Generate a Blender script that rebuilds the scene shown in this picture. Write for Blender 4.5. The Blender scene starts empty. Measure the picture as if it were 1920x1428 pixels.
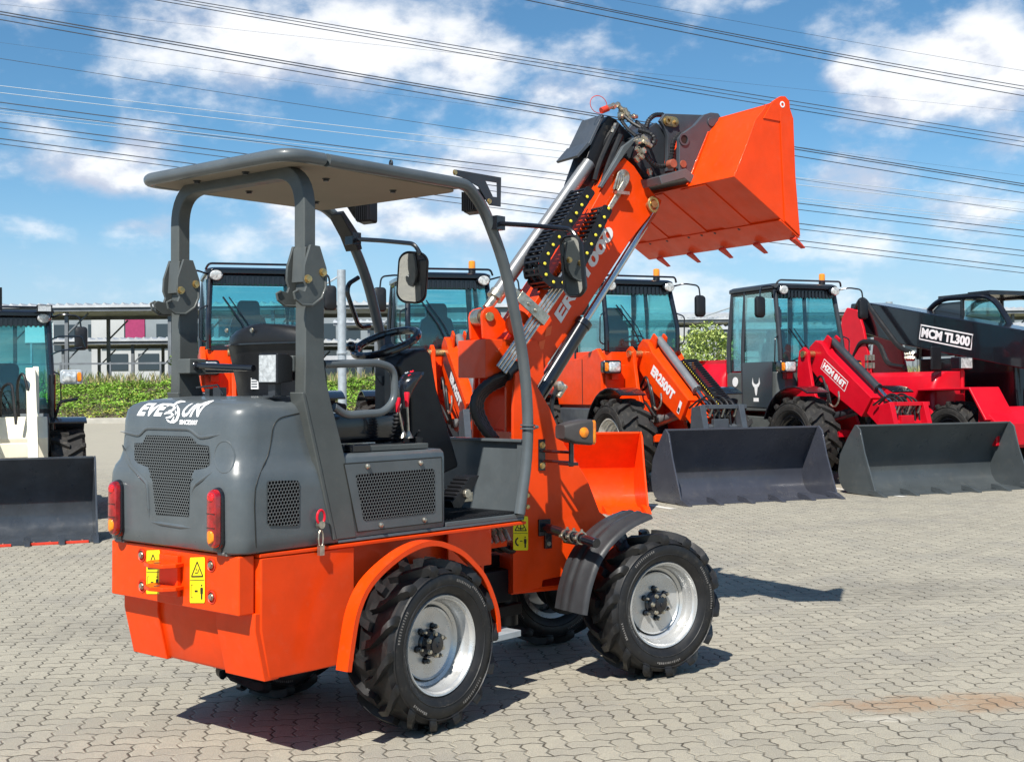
import bpy, bmesh, math, random
from mathutils import Vector, Matrix, noise
from mathutils.bvhtree import BVHTree
PI = math.pi
rad = math.radians
S = bpy.context.scene
COL = S.collection

# ------------------------------------------------------------------ camera
FPX, HZN, CAMH = 2351.7, 728.5, 1.5384
PITCH = math.atan((HZN - 714) / FPX)
cam = bpy.data.objects.new('camera', bpy.data.cameras.new('camera'))
COL.objects.link(cam)
ROLL = rad(-0.516)
_u = Vector((0, -math.sin(PITCH), math.cos(PITCH))); CFW = Vector((0, math.cos(PITCH), math.sin(PITCH)))
CRT = Vector((math.cos(ROLL), 0, 0)) + _u * math.sin(ROLL); CUP = _u * math.cos(ROLL) - Vector((math.sin(ROLL), 0, 0))
cam.matrix_world = Matrix(((CRT.x, CUP.x, -CFW.x, 0), (CRT.y, CUP.y, -CFW.y, 0), (CRT.z, CUP.z, -CFW.z, CAMH), (0, 0, 0, 1)))
cam.data.sensor_width = 36
cam.data.lens = FPX / 1920 * 36
cam.data.clip_start = 0.1
cam.data.clip_end = 6000
S.camera = cam

# ------------------------------------------------------------------ light
SUNV = Vector((0.292, 0.782, -1.0)).normalized()      # the way the light travels
sun_el = math.asin(-SUNV.z)
sun = bpy.data.objects.new('sun', bpy.data.lights.new('sun', 'SUN'))
COL.objects.link(sun)
sun.data.energy = 5.0
sun.data.angle = rad(0.53)
sun.data.color = (1.0, 0.955, 0.88)
sun.rotation_euler = SUNV.to_track_quat('-Z', 'Y').to_euler()
S.view_settings.view_transform = 'Standard'
S.view_settings.look = 'None'
S.view_settings.exposure = 0.5
S.view_settings.gamma = 1
S.render.engine = 'CYCLES'
S.cycles.max_bounces = 8
S.cycles.transparent_max_bounces = 12
S.cycles.caustics_reflective = False
S.cycles.caustics_refractive = False

class NT:
    """small node-tree writer"""
    def __init__(s, nt):
        s.nt = nt; nt.nodes.clear()
    def n(s, t, **k):
        nd = s.nt.nodes.new(t)
        for a, b in k.items():
            setattr(nd, a, b)
        return nd
    def put(s, sock, v):
        if v is None: return
        if hasattr(v, 'is_output') or isinstance(v, bpy.types.NodeSocket): s.nt.links.new(v, sock)
        else: sock.default_value = v
    def m(s, op, a=None, b=None, c=None, clamp=False):
        nd = s.n('ShaderNodeMath', operation=op, use_clamp=clamp)
        for i, v in enumerate((a, b, c)): s.put(nd.inputs[i], v)
        return nd.outputs[0]
    def vm(s, op, a=None, b=None):
        nd = s.n('ShaderNodeVectorMath', operation=op)
        s.put(nd.inputs[0], a); s.put(nd.inputs[1], b)
        return nd.outputs[0]
    def mix(s, f, a, b, bt='MIX'):
        nd = s.n('ShaderNodeMix', data_type='RGBA', blend_type=bt)
        s.put(nd.inputs[0], f); s.put(nd.inputs[6], a); s.put(nd.inputs[7], b)
        return nd.outputs[2]
    def noise(s, vec, scale, detail=4, rough=0.5, out=0):
        nd = s.n('ShaderNodeTexNoise')
        s.put(nd.inputs['Vector'], vec); nd.inputs['Scale'].default_value = scale
        nd.inputs['Detail'].default_value = detail; nd.inputs['Roughness'].default_value = rough
        return nd.outputs[out]
    def ramp(s, f, lo, hi, a=0.0, b=1.0):
        nd = s.n('ShaderNodeMapRange', interpolation_type='SMOOTHSTEP')
        s.put(nd.inputs[0], f); nd.inputs[1].default_value = lo; nd.inputs[2].default_value = hi
        nd.inputs[3].default_value = a; nd.inputs[4].default_value = b
        return nd.outputs[0]

# ------------------------------------------------------------------ sky with clouds
world = bpy.data.worlds.new("World")
S.world = world
world.use_nodes = True
w = NT(world.node_tree)
sky = w.n('ShaderNodeTexSky', sky_type='NISHITA', sun_disc=False)
sky.sun_elevation = sun_el
sky.sun_rotation = math.atan2(-SUNV.x, -SUNV.y)
sky.altitude = 1500
sky.air_density = 1.0
sky.dust_density = 0.6
sky.ozone_density = 3.0
tc = w.n('ShaderNodeTexCoord').outputs['Generated']
sx = w.n('ShaderNodeSeparateXYZ'); w.put(sx.inputs[0], tc)
X, Y, Z = sx.outputs
az = w.m('ARCTAN2', X, Y)
el = w.m('ARCSINE', Z)
cv = w.n('ShaderNodeCombineXYZ')
w.put(cv.inputs[0], w.m('MULTIPLY', az, 1.0)); w.put(cv.inputs[1], w.m('MULTIPLY', el, 1.7)); cv.inputs[2].default_value = 3.7
cvo = cv.outputs[0]
n1 = w.noise(cvo, 17.0, 9, 0.6)
n2 = w.noise(cvo, 5.5, 5, 0.55)
CL = [(640, 85, 330, 80, 1.0), (900, 110, 110, 60, .8), (1080, 190, 110, 55, .75), (60, 15, 90, 35, .7), (1060, 275, 80, 55, .9),
      (960, 330, 190, 60, .95), (800, 400, 250, 60, .7), (160, 340, 150, 45, .95), (265, 300, 50, 45, .8), (275, 430, 80, 26, .8), (70, 440, 60, 22, .6),
      (1850, 165, 130, 80, 1.05), (1730, 225, 110, 40, .85), (1605, 165, 42, 32, .85), (1330, 8, 70, 20, .7),
      (1450, 20, 45, 14, .6), (1590, 365, 95, 55, .9), (1820, 425, 90, 42, .9), (1900, 310, 60, 35, .7), (500, 440, 160, 40, .6),
      (1560, 470, 200, 40, .6), (1250, 560, 300, 40, .5), (90, 270, 60, 30, .5), (1200, 400, 150, 60, .55), (560, 390, 60, 30, .7)]
tot = None
for (cx, cy, rx, ry, a) in CL:
    da = w.m('MULTIPLY', w.m('SUBTRACT', az, math.atan((cx - 960) / FPX)), FPX / rx)
    de = w.m('MULTIPLY', w.m('SUBTRACT', el, math.atan((HZN - cy) / FPX)), FPX / ry)
    d2 = w.m('ADD', w.m('MULTIPLY', da, da), w.m('MULTIPLY', de, de))
    g = w.m('MULTIPLY', w.m('EXPONENT', w.m('MULTIPLY', d2, -0.75)), a)
    tot = g if tot is None else w.m('MAXIMUM', tot, g)
# beyond the photographed stretch the sky carries loose clouds of the same kind
far = w.ramp(w.m('ABSOLUTE', az), 0.42, 0.6)
tot = w.m('ADD', tot, w.m('MULTIPLY', far, w.m('MULTIPLY', w.ramp(n2, .52, .75), .7)))
dens = w.m('ADD', tot, w.m('MULTIPLY', w.m('SUBTRACT', n1, 0.5), 1.6))
dens = w.m('ADD', dens, w.m('MULTIPLY', w.m('SUBTRACT', n2, .5), 1.8))
cl = w.ramp(dens, 0.10, 0.92)
low = w.ramp(el, 0.0, 0.21, 0.86, 0.0)
n3 = w.noise(w.vm('ADD', cvo, (0.006, 0.022, 0)), 17.0, 6, 0.55)
n4 = w.noise(w.vm('ADD', cvo, (0.012, 0.06, 0)), 5.5, 4, 0.5)
lit = w.ramp(w.m('ADD', w.m('SUBTRACT', n1, n3), w.m('MULTIPLY', w.m('SUBTRACT', n2, n4), 1.2)), -0.20, 0.12)
ccol = w.mix(lit, (6.2, 6.8, 8.2, 1), (11.0, 11.1, 11.3, 1))
blue = w.mix(1.0, sky.outputs[0], (0.80, 1.20, 1.27, 1), 'MULTIPLY')
blue = w.mix(w.m('MULTIPLY', low, w.ramp(n2, .25, .65, .55, 1)), blue, (5.6, 7.0, 8.6, 1))
skyc = w.mix(w.m('MULTIPLY', cl, .93), blue, ccol)
bg = w.n('ShaderNodeBackground')
w.put(bg.inputs[0], skyc)
bg.inputs[1].default_value = 0.070
wo = w.n('ShaderNodeOutputWorld')
w.put(wo.inputs[0], bg.outputs[0])

# ------------------------------------------------------------------ frames
class Fr:
    """ground frame: x forward, y left, z up; az = compass angle of x clockwise from the camera's forward"""
    def __init__(s, o, azi):
        a = rad(azi)
        s.x = Vector((math.sin(a), math.cos(a), 0)); s.y = Vector((-math.cos(a), math.sin(a), 0))
        s.M = Matrix(((s.x.x, s.y.x, 0, o[0]), (s.x.y, s.y.y, 0, o[1]), (0, 0, 1, o[2] if len(o) > 2 else 0), (0, 0, 0, 1)))
        s.I = s.M.inverted()
        s.rz = math.atan2(s.x.y, s.x.x)
    def u(s, px, py, **k):
        """the point of a plane (x=, y= or z=) of this frame measured at a place of the photograph"""
        (ax, v), = k.items(); i = 'xyz'.index(ax)
        r = CFW + CRT * ((px - 960) / FPX) - CUP * ((py - 714) / FPX)
        c = s.I @ Vector((0, 0, CAMH)); d = s.I.to_3x3() @ r
        return c + d * ((v - c[i]) / d[i])
def V(*a): return Vector(a)

# ------------------------------------------------------------------ mesh builder
BASE = None          # transform of the assembly being built
class MB:
    def __init__(s): s.v = []; s.f = []; s.k = []
    def add(s, vs, fs, k=0):
        o = len(s.v); s.v += [Vector(p) for p in vs]; s.f += [[i + o for i in f] for f in fs]; s.k += [k] * len(fs); return s
    def box(s, x0, x1, y0, y1, z0, z1, k=0, M=None):
        vs = [V(x, y, z) for x in (x0, x1) for y in (y0, y1) for z in (z0, z1)]
        if M: vs = [M @ p for p in vs]
        return s.add(vs, [(0, 1, 3, 2), (4, 6, 7, 5), (0, 4, 5, 1), (2, 3, 7, 6), (0, 2, 6, 4), (1, 5, 7, 3)], k)
    def prism(s, poly, ax, a, b, k=0, M=None):
        def P(p, t): return V(t, p[0], p[1]) if ax == 'x' else V(p[0], t, p[1]) if ax == 'y' else V(p[0], p[1], t)
        n = len(poly); vs = [P(p, a) for p in poly] + [P(p, b) for p in poly]
        if M: vs = [M @ p for p in vs]
        return s.add(vs, [list(range(n))[::-1], list(range(n, 2 * n))] + [(i, (i + 1) % n, n + (i + 1) % n, n + i) for i in range(n)], k)
    def loft(s, rings, k=0, cap=True, closed=True):
        n = len(rings[0]); vs = [p for r in rings for p in r]; fs = []
        for a in range(len(rings) - 1):
            for i in range(n if closed else n - 1):
                j = (i + 1) % n; fs.append((a * n + i, a * n + j, (a + 1) * n + j, (a + 1) * n + i))
        if cap: fs += [list(range(n))[::-1], list(range((len(rings) - 1) * n, len(rings) * n))]
        return s.add(vs, fs, k)
    def tube(s, path, r, n=12, k=0, cap=True, prof=None, up=None, loop=False):
        path = [Vector(p) for p in path]; m = len(path)
        T = []
        for i in range(m):
            a = path[(i - 1) % m] if (loop or i) else path[0]; b = path[(i + 1) % m] if (loop or i < m - 1) else path[-1]
            T.append((b - a).normalized())
        u = Vector(up) if up else (V(0, 0, 1) if abs(T[0].z) < .9 else V(1, 0, 0))
        rings = []
        for i in range(m):
            t = T[i]
            if up and not loop: u = Vector(up)
            u = (u - t * u.dot(t)).normalized(); w_ = t.cross(u)
            rr = r[i] if isinstance(r, (list, tuple)) else r
            sc = 1.0
            if 0 < i < m - 1 or loop:
                d1 = (path[i] - path[(i - 1) % m]).normalized(); c = max(.5, d1.dot(t)); sc = 1 / c
            pr = prof or [(math.cos(2 * PI * j / n), math.sin(2 * PI * j / n)) for j in range(n)]
            rings.append([path[i] + (u * q[0] + w_ * q[1]) * rr for q in pr])
        if loop: rings.append(rings[0])
        return s.loft(rings, k, cap and not loop)
    def lathe(s, prof, o=(0, 0, 0), d=(0, 1, 0), n=32, k=0, cap=False):
        """prof: (radius, distance along d)"""
        o = Vector(o); d = Vector(d).normalized(); a = d.orthogonal().normalized(); b = d.cross(a)
        rings = [[o + d * h + (a * math.cos(2 * PI * j / n) + b * math.sin(2 * PI * j / n)) * r for j in range(n)] for r, h in prof]
        return s.loft(rings, k, cap)
    def cyl(s, a, b, r, n=16, k=0, r2=None):
        a = Vector(a); b = Vector(b); return s.lathe([(r, 0), (r if r2 is None else r2, (b - a).length)], a, b - a, n, k, True)
    def ball(s, c, r, k=0, n=12, sc=(1, 1, 1)):
        c = Vector(c); rings = []
        for i in range(1, n // 2 + 1):
            t = PI * i / (n // 2 + 1)
            rings.append([c + V(r * sc[0] * math.sin(t) * math.cos(2 * PI * j / n), r * sc[1] * math.sin(t) * math.sin(2 * PI * j / n), r * sc[2] * math.cos(t)) for j in range(n)])
        return s.loft(rings, k, True)
    def bolt(s, p, d, r=.011, h=.008, k=0):
        p = Vector(p); d = Vector(d).normalized()
        s.lathe([(r * 1.35, 0), (r * 1.35, h * .3), (r, h * .3), (r, h), (r * .5, h * 1.05)], p, d, 10, k, True); return s
    def xf(s, M): s.v = [M @ p for p in s.v]; return s
    def mesh(s, name, mats, T=None, sharp=35):
        me = bpy.data.meshes.new(name)
        if BASE is not None: T = BASE @ T if T else BASE
        me.from_pydata([(T @ p if T else p) for p in s.v], [], s.f)
        for m_ in (mats if isinstance(mats, (list, tuple)) else [mats]): me.materials.append(m_)
        if any(s.k): me.polygons.foreach_set('material_index', s.k)
        bm = bmesh.new(); bm.from_mesh(me)
        bmesh.ops.remove_doubles(bm, verts=bm.verts, dist=1e-5)
        bmesh.ops.recalc_face_normals(bm, faces=bm.faces)
        bm.to_mesh(me); bm.free()
        me.shade_smooth()
        me.set_sharp_from_angle(angle=rad(sharp))
        return me
    def ob(s, name, mats, parent=None, T=None, bev=0, sharp=35, seg=2):
        o = bpy.data.objects.new(name, s.mesh(name, mats, T, sharp)); COL.objects.link(o)
        if parent: o.parent = parent
        if bev:
            b = o.modifiers.new('bevel', 'BEVEL'); b.width = bev; b.segments = seg; b.limit_method = 'ANGLE'; b.angle_limit = rad(40); b.harden_normals = True
        return o
def bend(pts, r, k=6):
    """round the corners of a path"""
    pts = [Vector(p) for p in pts]; out = [pts[0]]
    for i in range(1, len(pts) - 1):
        a, b, c = pts[i - 1:i + 2]; rr = r[i - 1] if isinstance(r, (list, tuple)) else r
        rr = min(rr, (a - b).length * .49, (c - b).length * .49)
        p, q = b + (a - b).normalized() * rr, b + (c - b).normalized() * rr
        for j in range(k + 1):
            t = j / k; out.append(p * (1 - t) ** 2 + b * 2 * t * (1 - t) + q * t * t)
    return out + [pts[-1]]
def arcpts(cx, cy, r, a0, a1, n, ry=None):
    return [(cx + r * math.cos(rad(a0 + (a1 - a0) * i / n)), cy + (ry or r) * math.sin(rad(a0 + (a1 - a0) * i / n))) for i in range(n + 1)]
def rrect(x0, x1, y0, y1, r, n=4):
    return arcpts(x1 - r, y1 - r, r, 0, 90, n) + arcpts(x0 + r, y1 - r, r, 90, 180, n) + arcpts(x0 + r, y0 + r, r, 180, 270, n) + arcpts(x1 - r, y0 + r, r, 270, 360, n)
def empty(name, M, label=None, cat=None, group=None, parent=None):
    o = bpy.data.objects.new(name, None); COL.objects.link(o); o.empty_display_size = .2
    if parent: o.parent = parent
    o.matrix_local = M
    if label: o['label'] = label; o['category'] = cat
    if group: o['group'] = group
    return o
def tag(o, label, cat, group=None, kind=None):
    o['label'] = label; o['category'] = cat
    if group: o['group'] = group
    if kind: o['kind'] = kind
    return o
def structure(o): o['kind'] = 'structure'; return o
def inst(o, M, parent=None):
    c = o.copy(); COL.objects.link(c); c.parent = parent; c.matrix_local = M; return c

def text(s, name, o, r, u, mat, parent=None, T=None, w_=None, h=None, bold=.02, shear=0, ext=.0012, target=None, lift=.0015, d=None):
    """lettering whose lower left corner is o, running along r and standing along u"""
    c = bpy.data.curves.new(name, 'FONT'); c.body = s; c.size = 1; c.offset = bold; c.shear = shear; c.resolution_u = 3
    c.extrude = 0 if target else .01
    t = bpy.data.objects.new(name, c); COL.objects.link(t)
    dg = bpy.context.evaluated_depsgraph_get(); me = bpy.data.meshes.new_from_object(t.evaluated_get(dg))
    bpy.data.objects.remove(t); bpy.data.curves.remove(c)
    xs = [v.co.x for v in me.vertices]; ys = [v.co.y for v in me.vertices]
    x0, x1, y0, y1 = min(xs), max(xs), min(ys), max(ys)
    r = Vector(r).normalized(); u = Vector(u); u = (u - r * u.dot(r)).normalized(); nn = r.cross(u)
    if h is None: h = w_ / (x1 - x0) * (y1 - y0)
    if w_ is None: w_ = h / (y1 - y0) * (x1 - x0)
    o = Vector(o)
    if target:
        bm = bmesh.new(); bm.from_mesh(me)
        bmesh.ops.triangulate(bm, faces=bm.faces)
        for _ in range(2):
            es = [e for e in bm.edges if e.calc_length() > .14]
            if es: bmesh.ops.subdivide_edges(bm, edges=es, cuts=1); bmesh.ops.triangulate(bm, faces=bm.faces)
        bm.to_mesh(me); bm.free()
    for v in me.vertices:
        p = o + r * ((v.co.x - x0) / (x1 - x0) * w_) + u * ((v.co.y - y0) / (y1 - y0) * h) + nn * (v.co.z / .01 * ext)
        if target:
            loc, nor, _, _ = target.ray_cast(p - Vector(d) * .5, Vector(d))
            if loc: p = loc - Vector(d) * lift
        v.co = T @ p if T else p
    if BASE is not None: me.transform(BASE)
    me.materials.clear(); me.materials.append(mat)
    ob_ = bpy.data.objects.new(name, me); COL.objects.link(ob_)
    if parent: ob_.parent = parent
    return ob_
# ------------------------------------------------------------------ materials
def mat(name, col, rough=.5, metal=0, coat=0, var=0.0, vs=6, bump=0, bs=60, spec=.5, rv=.0, tr=0, emit=None, ior=1.45, flake=0, dirt=0):
    m = bpy.data.materials.new(name); m.use_nodes = True; t = NT(m.node_tree)
    b = t.n('ShaderNodeBsdfPrincipled'); o = t.n('ShaderNodeOutputMaterial'); t.put(o.inputs[0], b.outputs[0])
    c = (*col, 1)
    tcn = t.n('ShaderNodeTexCoord').outputs['Object']
    if var or dirt:
        n = t.noise(tcn, vs, 5, .6)
        cc = t.mix(t.ramp(n, .3, .7), tuple(x * (1 - var) for x in col) + (1,), tuple(min(1, x * (1 + var)) for x in col) + (1,))
        if dirt:
            n_ = t.noise(tcn, vs * 3.1, 7, .7)
            cc = t.mix(t.ramp(n_, .52, .8, 0, dirt), cc, (.34, .29, .22, 1))
        t.put(b.inputs['Base Color'], cc)
    else: b.inputs['Base Color'].default_value = c
    if rv:
        t.put(b.inputs['Roughness'], t.ramp(t.noise(tcn, vs * 1.7, 6, .65), .25, .75, max(0.02, rough - rv), min(1, rough + rv)))
    else: b.inputs['Roughness'].default_value = rough
    b.inputs['Metallic'].default_value = metal; b.inputs['Coat Weight'].default_value = coat; b.inputs['Coat Roughness'].default_value = .06
    b.inputs['Specular IOR Level'].default_value = spec
    b.inputs['IOR'].default_value = ior
    b.inputs['Transmission Weight'].default_value = tr
    if emit: b.inputs['Emission Color'].default_value = (*emit[:3], 1); b.inputs['Emission Strength'].default_value = emit[3]
    if bump:
        bn = t.n('ShaderNodeBump'); bn.inputs['Strength'].default_value = bump; bn.inputs['Distance'].default_value = .002
        t.put(bn.inputs['Height'], t.noise(tcn, bs, 3, .6)); t.put(b.inputs['Normal'], bn.outputs[0])
    m.diffuse_color = c
    return m
M_ = {}
M_['orange'] = mat('orange_paint', (.77, .053, .0012), .42, coat=.14, spec=.3, var=.07, rv=.10, bump=.10, bs=35, dirt=.07)
M_['grey'] = mat('grey_paint', (.086, .100, .108), .36, coat=.3, var=.10, rv=.10, bump=.10, bs=60, dirt=.07)
M_['greysat'] = mat('satin_grey_paint', (.076, .084, .082), .5, coat=.1, var=.10, rv=.08, bump=.15, bs=90, dirt=.07)
M_['dgrey'] = mat('charcoal_paint', (.03, .034, .040), .42, coat=.2, var=.1, rv=.1, bump=.08)
M_['bluegrey'] = mat('slate_grey_paint', (.055, .064, .076), .4, coat=.2, var=.12, rv=.1, dirt=.1)
M_['bucketgrey'] = mat('dark_slate_bucket_paint', (.046, .050, .066), .33, coat=.2, var=.12, vs=2, rv=.12, dirt=.10)
M_['bucketgreen'] = mat('grey_green_bucket_paint', (.058, .068, .073), .36, coat=.2, var=.12, vs=2, rv=.12, dirt=.10)
M_['bucketblack'] = mat('blue_black_bucket_paint', (.040, .048, .060), .36, coat=.25, var=.2, vs=3, rv=.12, dirt=.1)
M_['black'] = mat('black_plastic', (.0085, .009, .011), .42, var=.15, rv=.1, bump=.15, bs=160)
M_['gloss'] = mat('gloss_black_paint', (.008, .009, .013), .22, coat=.5, var=.1, rv=.05)
M_['rubber'] = mat('tyre_rubber', (.0115, .0115, .0125), .50, var=.25, vs=9, rv=.13, bump=.25, bs=120, dirt=.10)
M_['rubberd'] = mat('dusty_tyre_rubber', (.020, .019, .018), .75, var=.2, vs=6, rv=.1, bump=.2, bs=80, dirt=.25)
M_['dust'] = mat('dust_caught_in_lettering', (.16, .15, .14), .8, var=.3)
M_['hose'] = mat('hose_rubber', (.012, .012, .013), .45, rv=.1)
M_['silver'] = mat('silver_rim_paint', (.58, .58, .57), .3, metal=.55, coat=.2, var=.10, rv=.12, dirt=.12)
M_['chrome'] = mat('chrome_rod', (.60, .60, .60), .12, metal=1, rv=.05)
M_['zinc'] = mat('zinc_steel', (.50, .46, .38), .35, metal=.9, var=.25, vs=30, rv=.12)
M_['brass'] = mat('yellow_zinc', (.55, .40, .18), .35, metal=.9, var=.25, vs=30, rv=.12)
M_['steelgrey'] = mat('brushed_cylinder_steel', (.27, .275, .28), .34, metal=.5, var=.05, rv=.08)
M_['tan'] = mat('canopy_lining', (.25, .215, .17), .75, var=.05, vs=2, bump=.1, bs=20)
M_['white'] = mat('white_lettering', (.80, .80, .80), .5, var=.03)
M_['pinkwhite'] = mat('shade_tinted_white_lettering', (.75, .72, .70), .5, var=.03)  # white lettering with the pinkish tone of the shaded boom put into its colour
M_['yellow'] = mat('yellow_sticker', (.86, .70, .01), .45, var=.03)
M_['ydot'] = mat('yellow_plastic', (.85, .72, .06), .5)
M_['ink'] = mat('black_ink', (.015, .015, .012), .5)
M_['red'] = mat('red_plastic', (.72, .01, .03), .35, var=.05)
M_['redpaint'] = mat('red_paint', (.56, .004, .016), .40, coat=.12, spec=.35, var=.06, rv=.08, bump=.1, bs=35)
M_['redsteel'] = mat('red_edge_paint', (.62, .045, .02), .5, var=.2, vs=10)
M_['fender'] = mat('grey_black_mudguard_plastic', (.030, .031, .034), .45, var=.15, rv=.1, bump=.2, bs=160)
M_['oxide'] = mat('dull_red_pin_paint', (.30, .085, .05), .5, var=.2, vs=20)
M_['cream'] = mat('cream_paint', (.78, .74, .60), .4, coat=.3, var=.04, rv=.05)
M_['magenta'] = mat('magenta_panel', (.32, .03, .11), .6, var=.08)
M_['mirror'] = mat('mirror_glass', (.75, .77, .77), .02, metal=1)
M_['led'] = mat('led_lens', (.42, .44, .45), .25, spec=.8, var=.25, vs=60, bump=.8, bs=110)
M_['lens'] = mat('clear_headlight_lens', (.62, .63, .62), .18, metal=.35, coat=.9, var=.45, vs=24, bump=.6, bs=60)
M_['redlens'] = mat('red_lamp_lens', (.30, .002, .004), .14, coat=.9, var=.5, vs=22, spec=.9, bump=.35, bs=60)
M_['amber'] = mat('amber_lamp_lens', (.85, .22, .004), .16, coat=.8, var=.3, vs=26, bump=.5, bs=60)
M_['beacon'] = mat('amber_beacon_dome', (.85, .27, .01), .2, coat=.8, var=.15, vs=20, bump=.6, bs=50)
M_['galv'] = mat('galvanised_steel', (.40, .44, .47), .5, metal=.3, var=.12, vs=8, rv=.1)
M_['concrete'] = mat('kerb_concrete', (.42, .40, .35), .9, var=.15, vs=2, bump=.3)
M_['roofsheet'] = mat('carport_roof_sheet', (.50, .52, .54), .5, metal=.2, var=.15, vs=1, rv=.1)
M_['darksteel'] = mat('weathered_dark_steel', (.15, .165, .18), .7, var=.2, vs=2)
M_['wall'] = mat('white_plaster', (.44, .45, .45), .8, var=.08, vs=.6)
M_['wallgrey'] = mat('pale_cladding', (.22, .25, .27), .7, var=.1, vs=.4)
M_['pane'] = mat('dark_window_glass', (.03, .04, .05), .12, spec=.8)
M_['wire'] = mat('aluminium_conductor', (.07, .075, .09), .5, metal=.3)
M_['whitewire'] = mat('pale_conductor', (.42, .48, .55), .5)
M_['skin'] = mat('dusty_steel', (.2, .19, .18), .6, metal=.4, var=.2)
def glass(name, col, rough=.02, mixf=.55):
    m = bpy.data.materials.new(name); m.use_nodes = True; t = NT(m.node_tree)
    g = t.n('ShaderNodeBsdfGlossy'); g.inputs[0].default_value = (1, 1, 1, 1); g.inputs[1].default_value = rough
    tr = t.n('ShaderNodeBsdfTransparent'); tr.inputs[0].default_value = (*col, 1)
    df = t.n('ShaderNodeBsdfDiffuse'); df.inputs[0].default_value = (col[0] * .5, col[1] * .6, col[2] * .6, 1)
    a = t.n('ShaderNodeMixShader'); a.inputs[0].default_value = mixf; t.put(a.inputs[1], tr.outputs[0]); t.put(a.inputs[2], df.outputs[0])
    fr = t.n('ShaderNodeFresnel'); fr.inputs[0].default_value = 1.5
    b = t.n('ShaderNodeMixShader'); t.put(b.inputs[0], t.m('ADD', t.m('MULTIPLY', fr.outputs[0], .6), .015)); t.put(b.inputs[1], a.outputs[0]); t.put(b.inputs[2], g.outputs[0])
    o = t.n('ShaderNodeOutputMaterial'); t.put(o.inputs[0], b.outputs[0]); return m
M_['cabglass'] = glass('teal_tinted_cab_glass', (.62, .88, .90), mixf=.03)
M_['doorglass'] = glass('pale_tinted_door_glass', (.66, .88, .88), mixf=.04)

def perforated(name, base, pitch, r, ang, axes='yz', slot=1.0, hexa=True):
    """sheet steel with staggered holes: dark where the holes are"""
    m = bpy.data.materials.new(name); m.use_nodes = True; t = NT(m.node_tree)
    b = t.n('ShaderNodeBsdfPrincipled'); o = t.n('ShaderNodeOutputMaterial'); t.put(o.inputs[0], b.outputs[0])
    sp = t.n('ShaderNodeSeparateXYZ'); t.put(sp.inputs[0], t.n('ShaderNodeTexCoord').outputs['Object'])
    d = dict(x=sp.outputs[0], y=sp.outputs[1], z=sp.outputs[2])
    u = t.m('DIVIDE', d[axes[0]], pitch); v = t.m('DIVIDE', d[axes[1]], pitch * .866)
    row = t.m('FLOOR', v); off = t.m('MULTIPLY', t.m('FLOORED_MODULO', row, 2.0), .5)
    fu = t.m('SUBTRACT', t.m('FRACT', t.m('ADD', u, off)), .5); fv = t.m('MULTIPLY', t.m('SUBTRACT', t.m('FRACT', v), .5), .866)
    dist = t.m('SQRT', t.m('ADD', t.m('MULTIPLY', fu, fu), t.m('MULTIPLY', fv, fv)))
    h = t.ramp(dist, r - .05, r + .05)
    t.put(b.inputs['Base Color'], t.mix(h, (.004, .004, .005, 1), (*base, 1)))
    t.put(b.inputs['Specular IOR Level'], t.m('MULTIPLY', h, .5)); b.inputs['Roughness'].default_value = .45
    bn = t.n('ShaderNodeBump'); bn.inputs['Strength'].default_value = .8; bn.inputs['Distance'].default_value = .003
    t.put(bn.inputs['Height'], h); t.put(b.inputs['Normal'], bn.outputs[0])
    return m
M_['mesh'] = perforated('perforated_grille', (.11, .12, .12), .0135, .39, 0)
M_['meshside'] = perforated('perforated_side_grille', (.11, .12, .12), .0165, .39, 0, 'xz')

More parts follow.
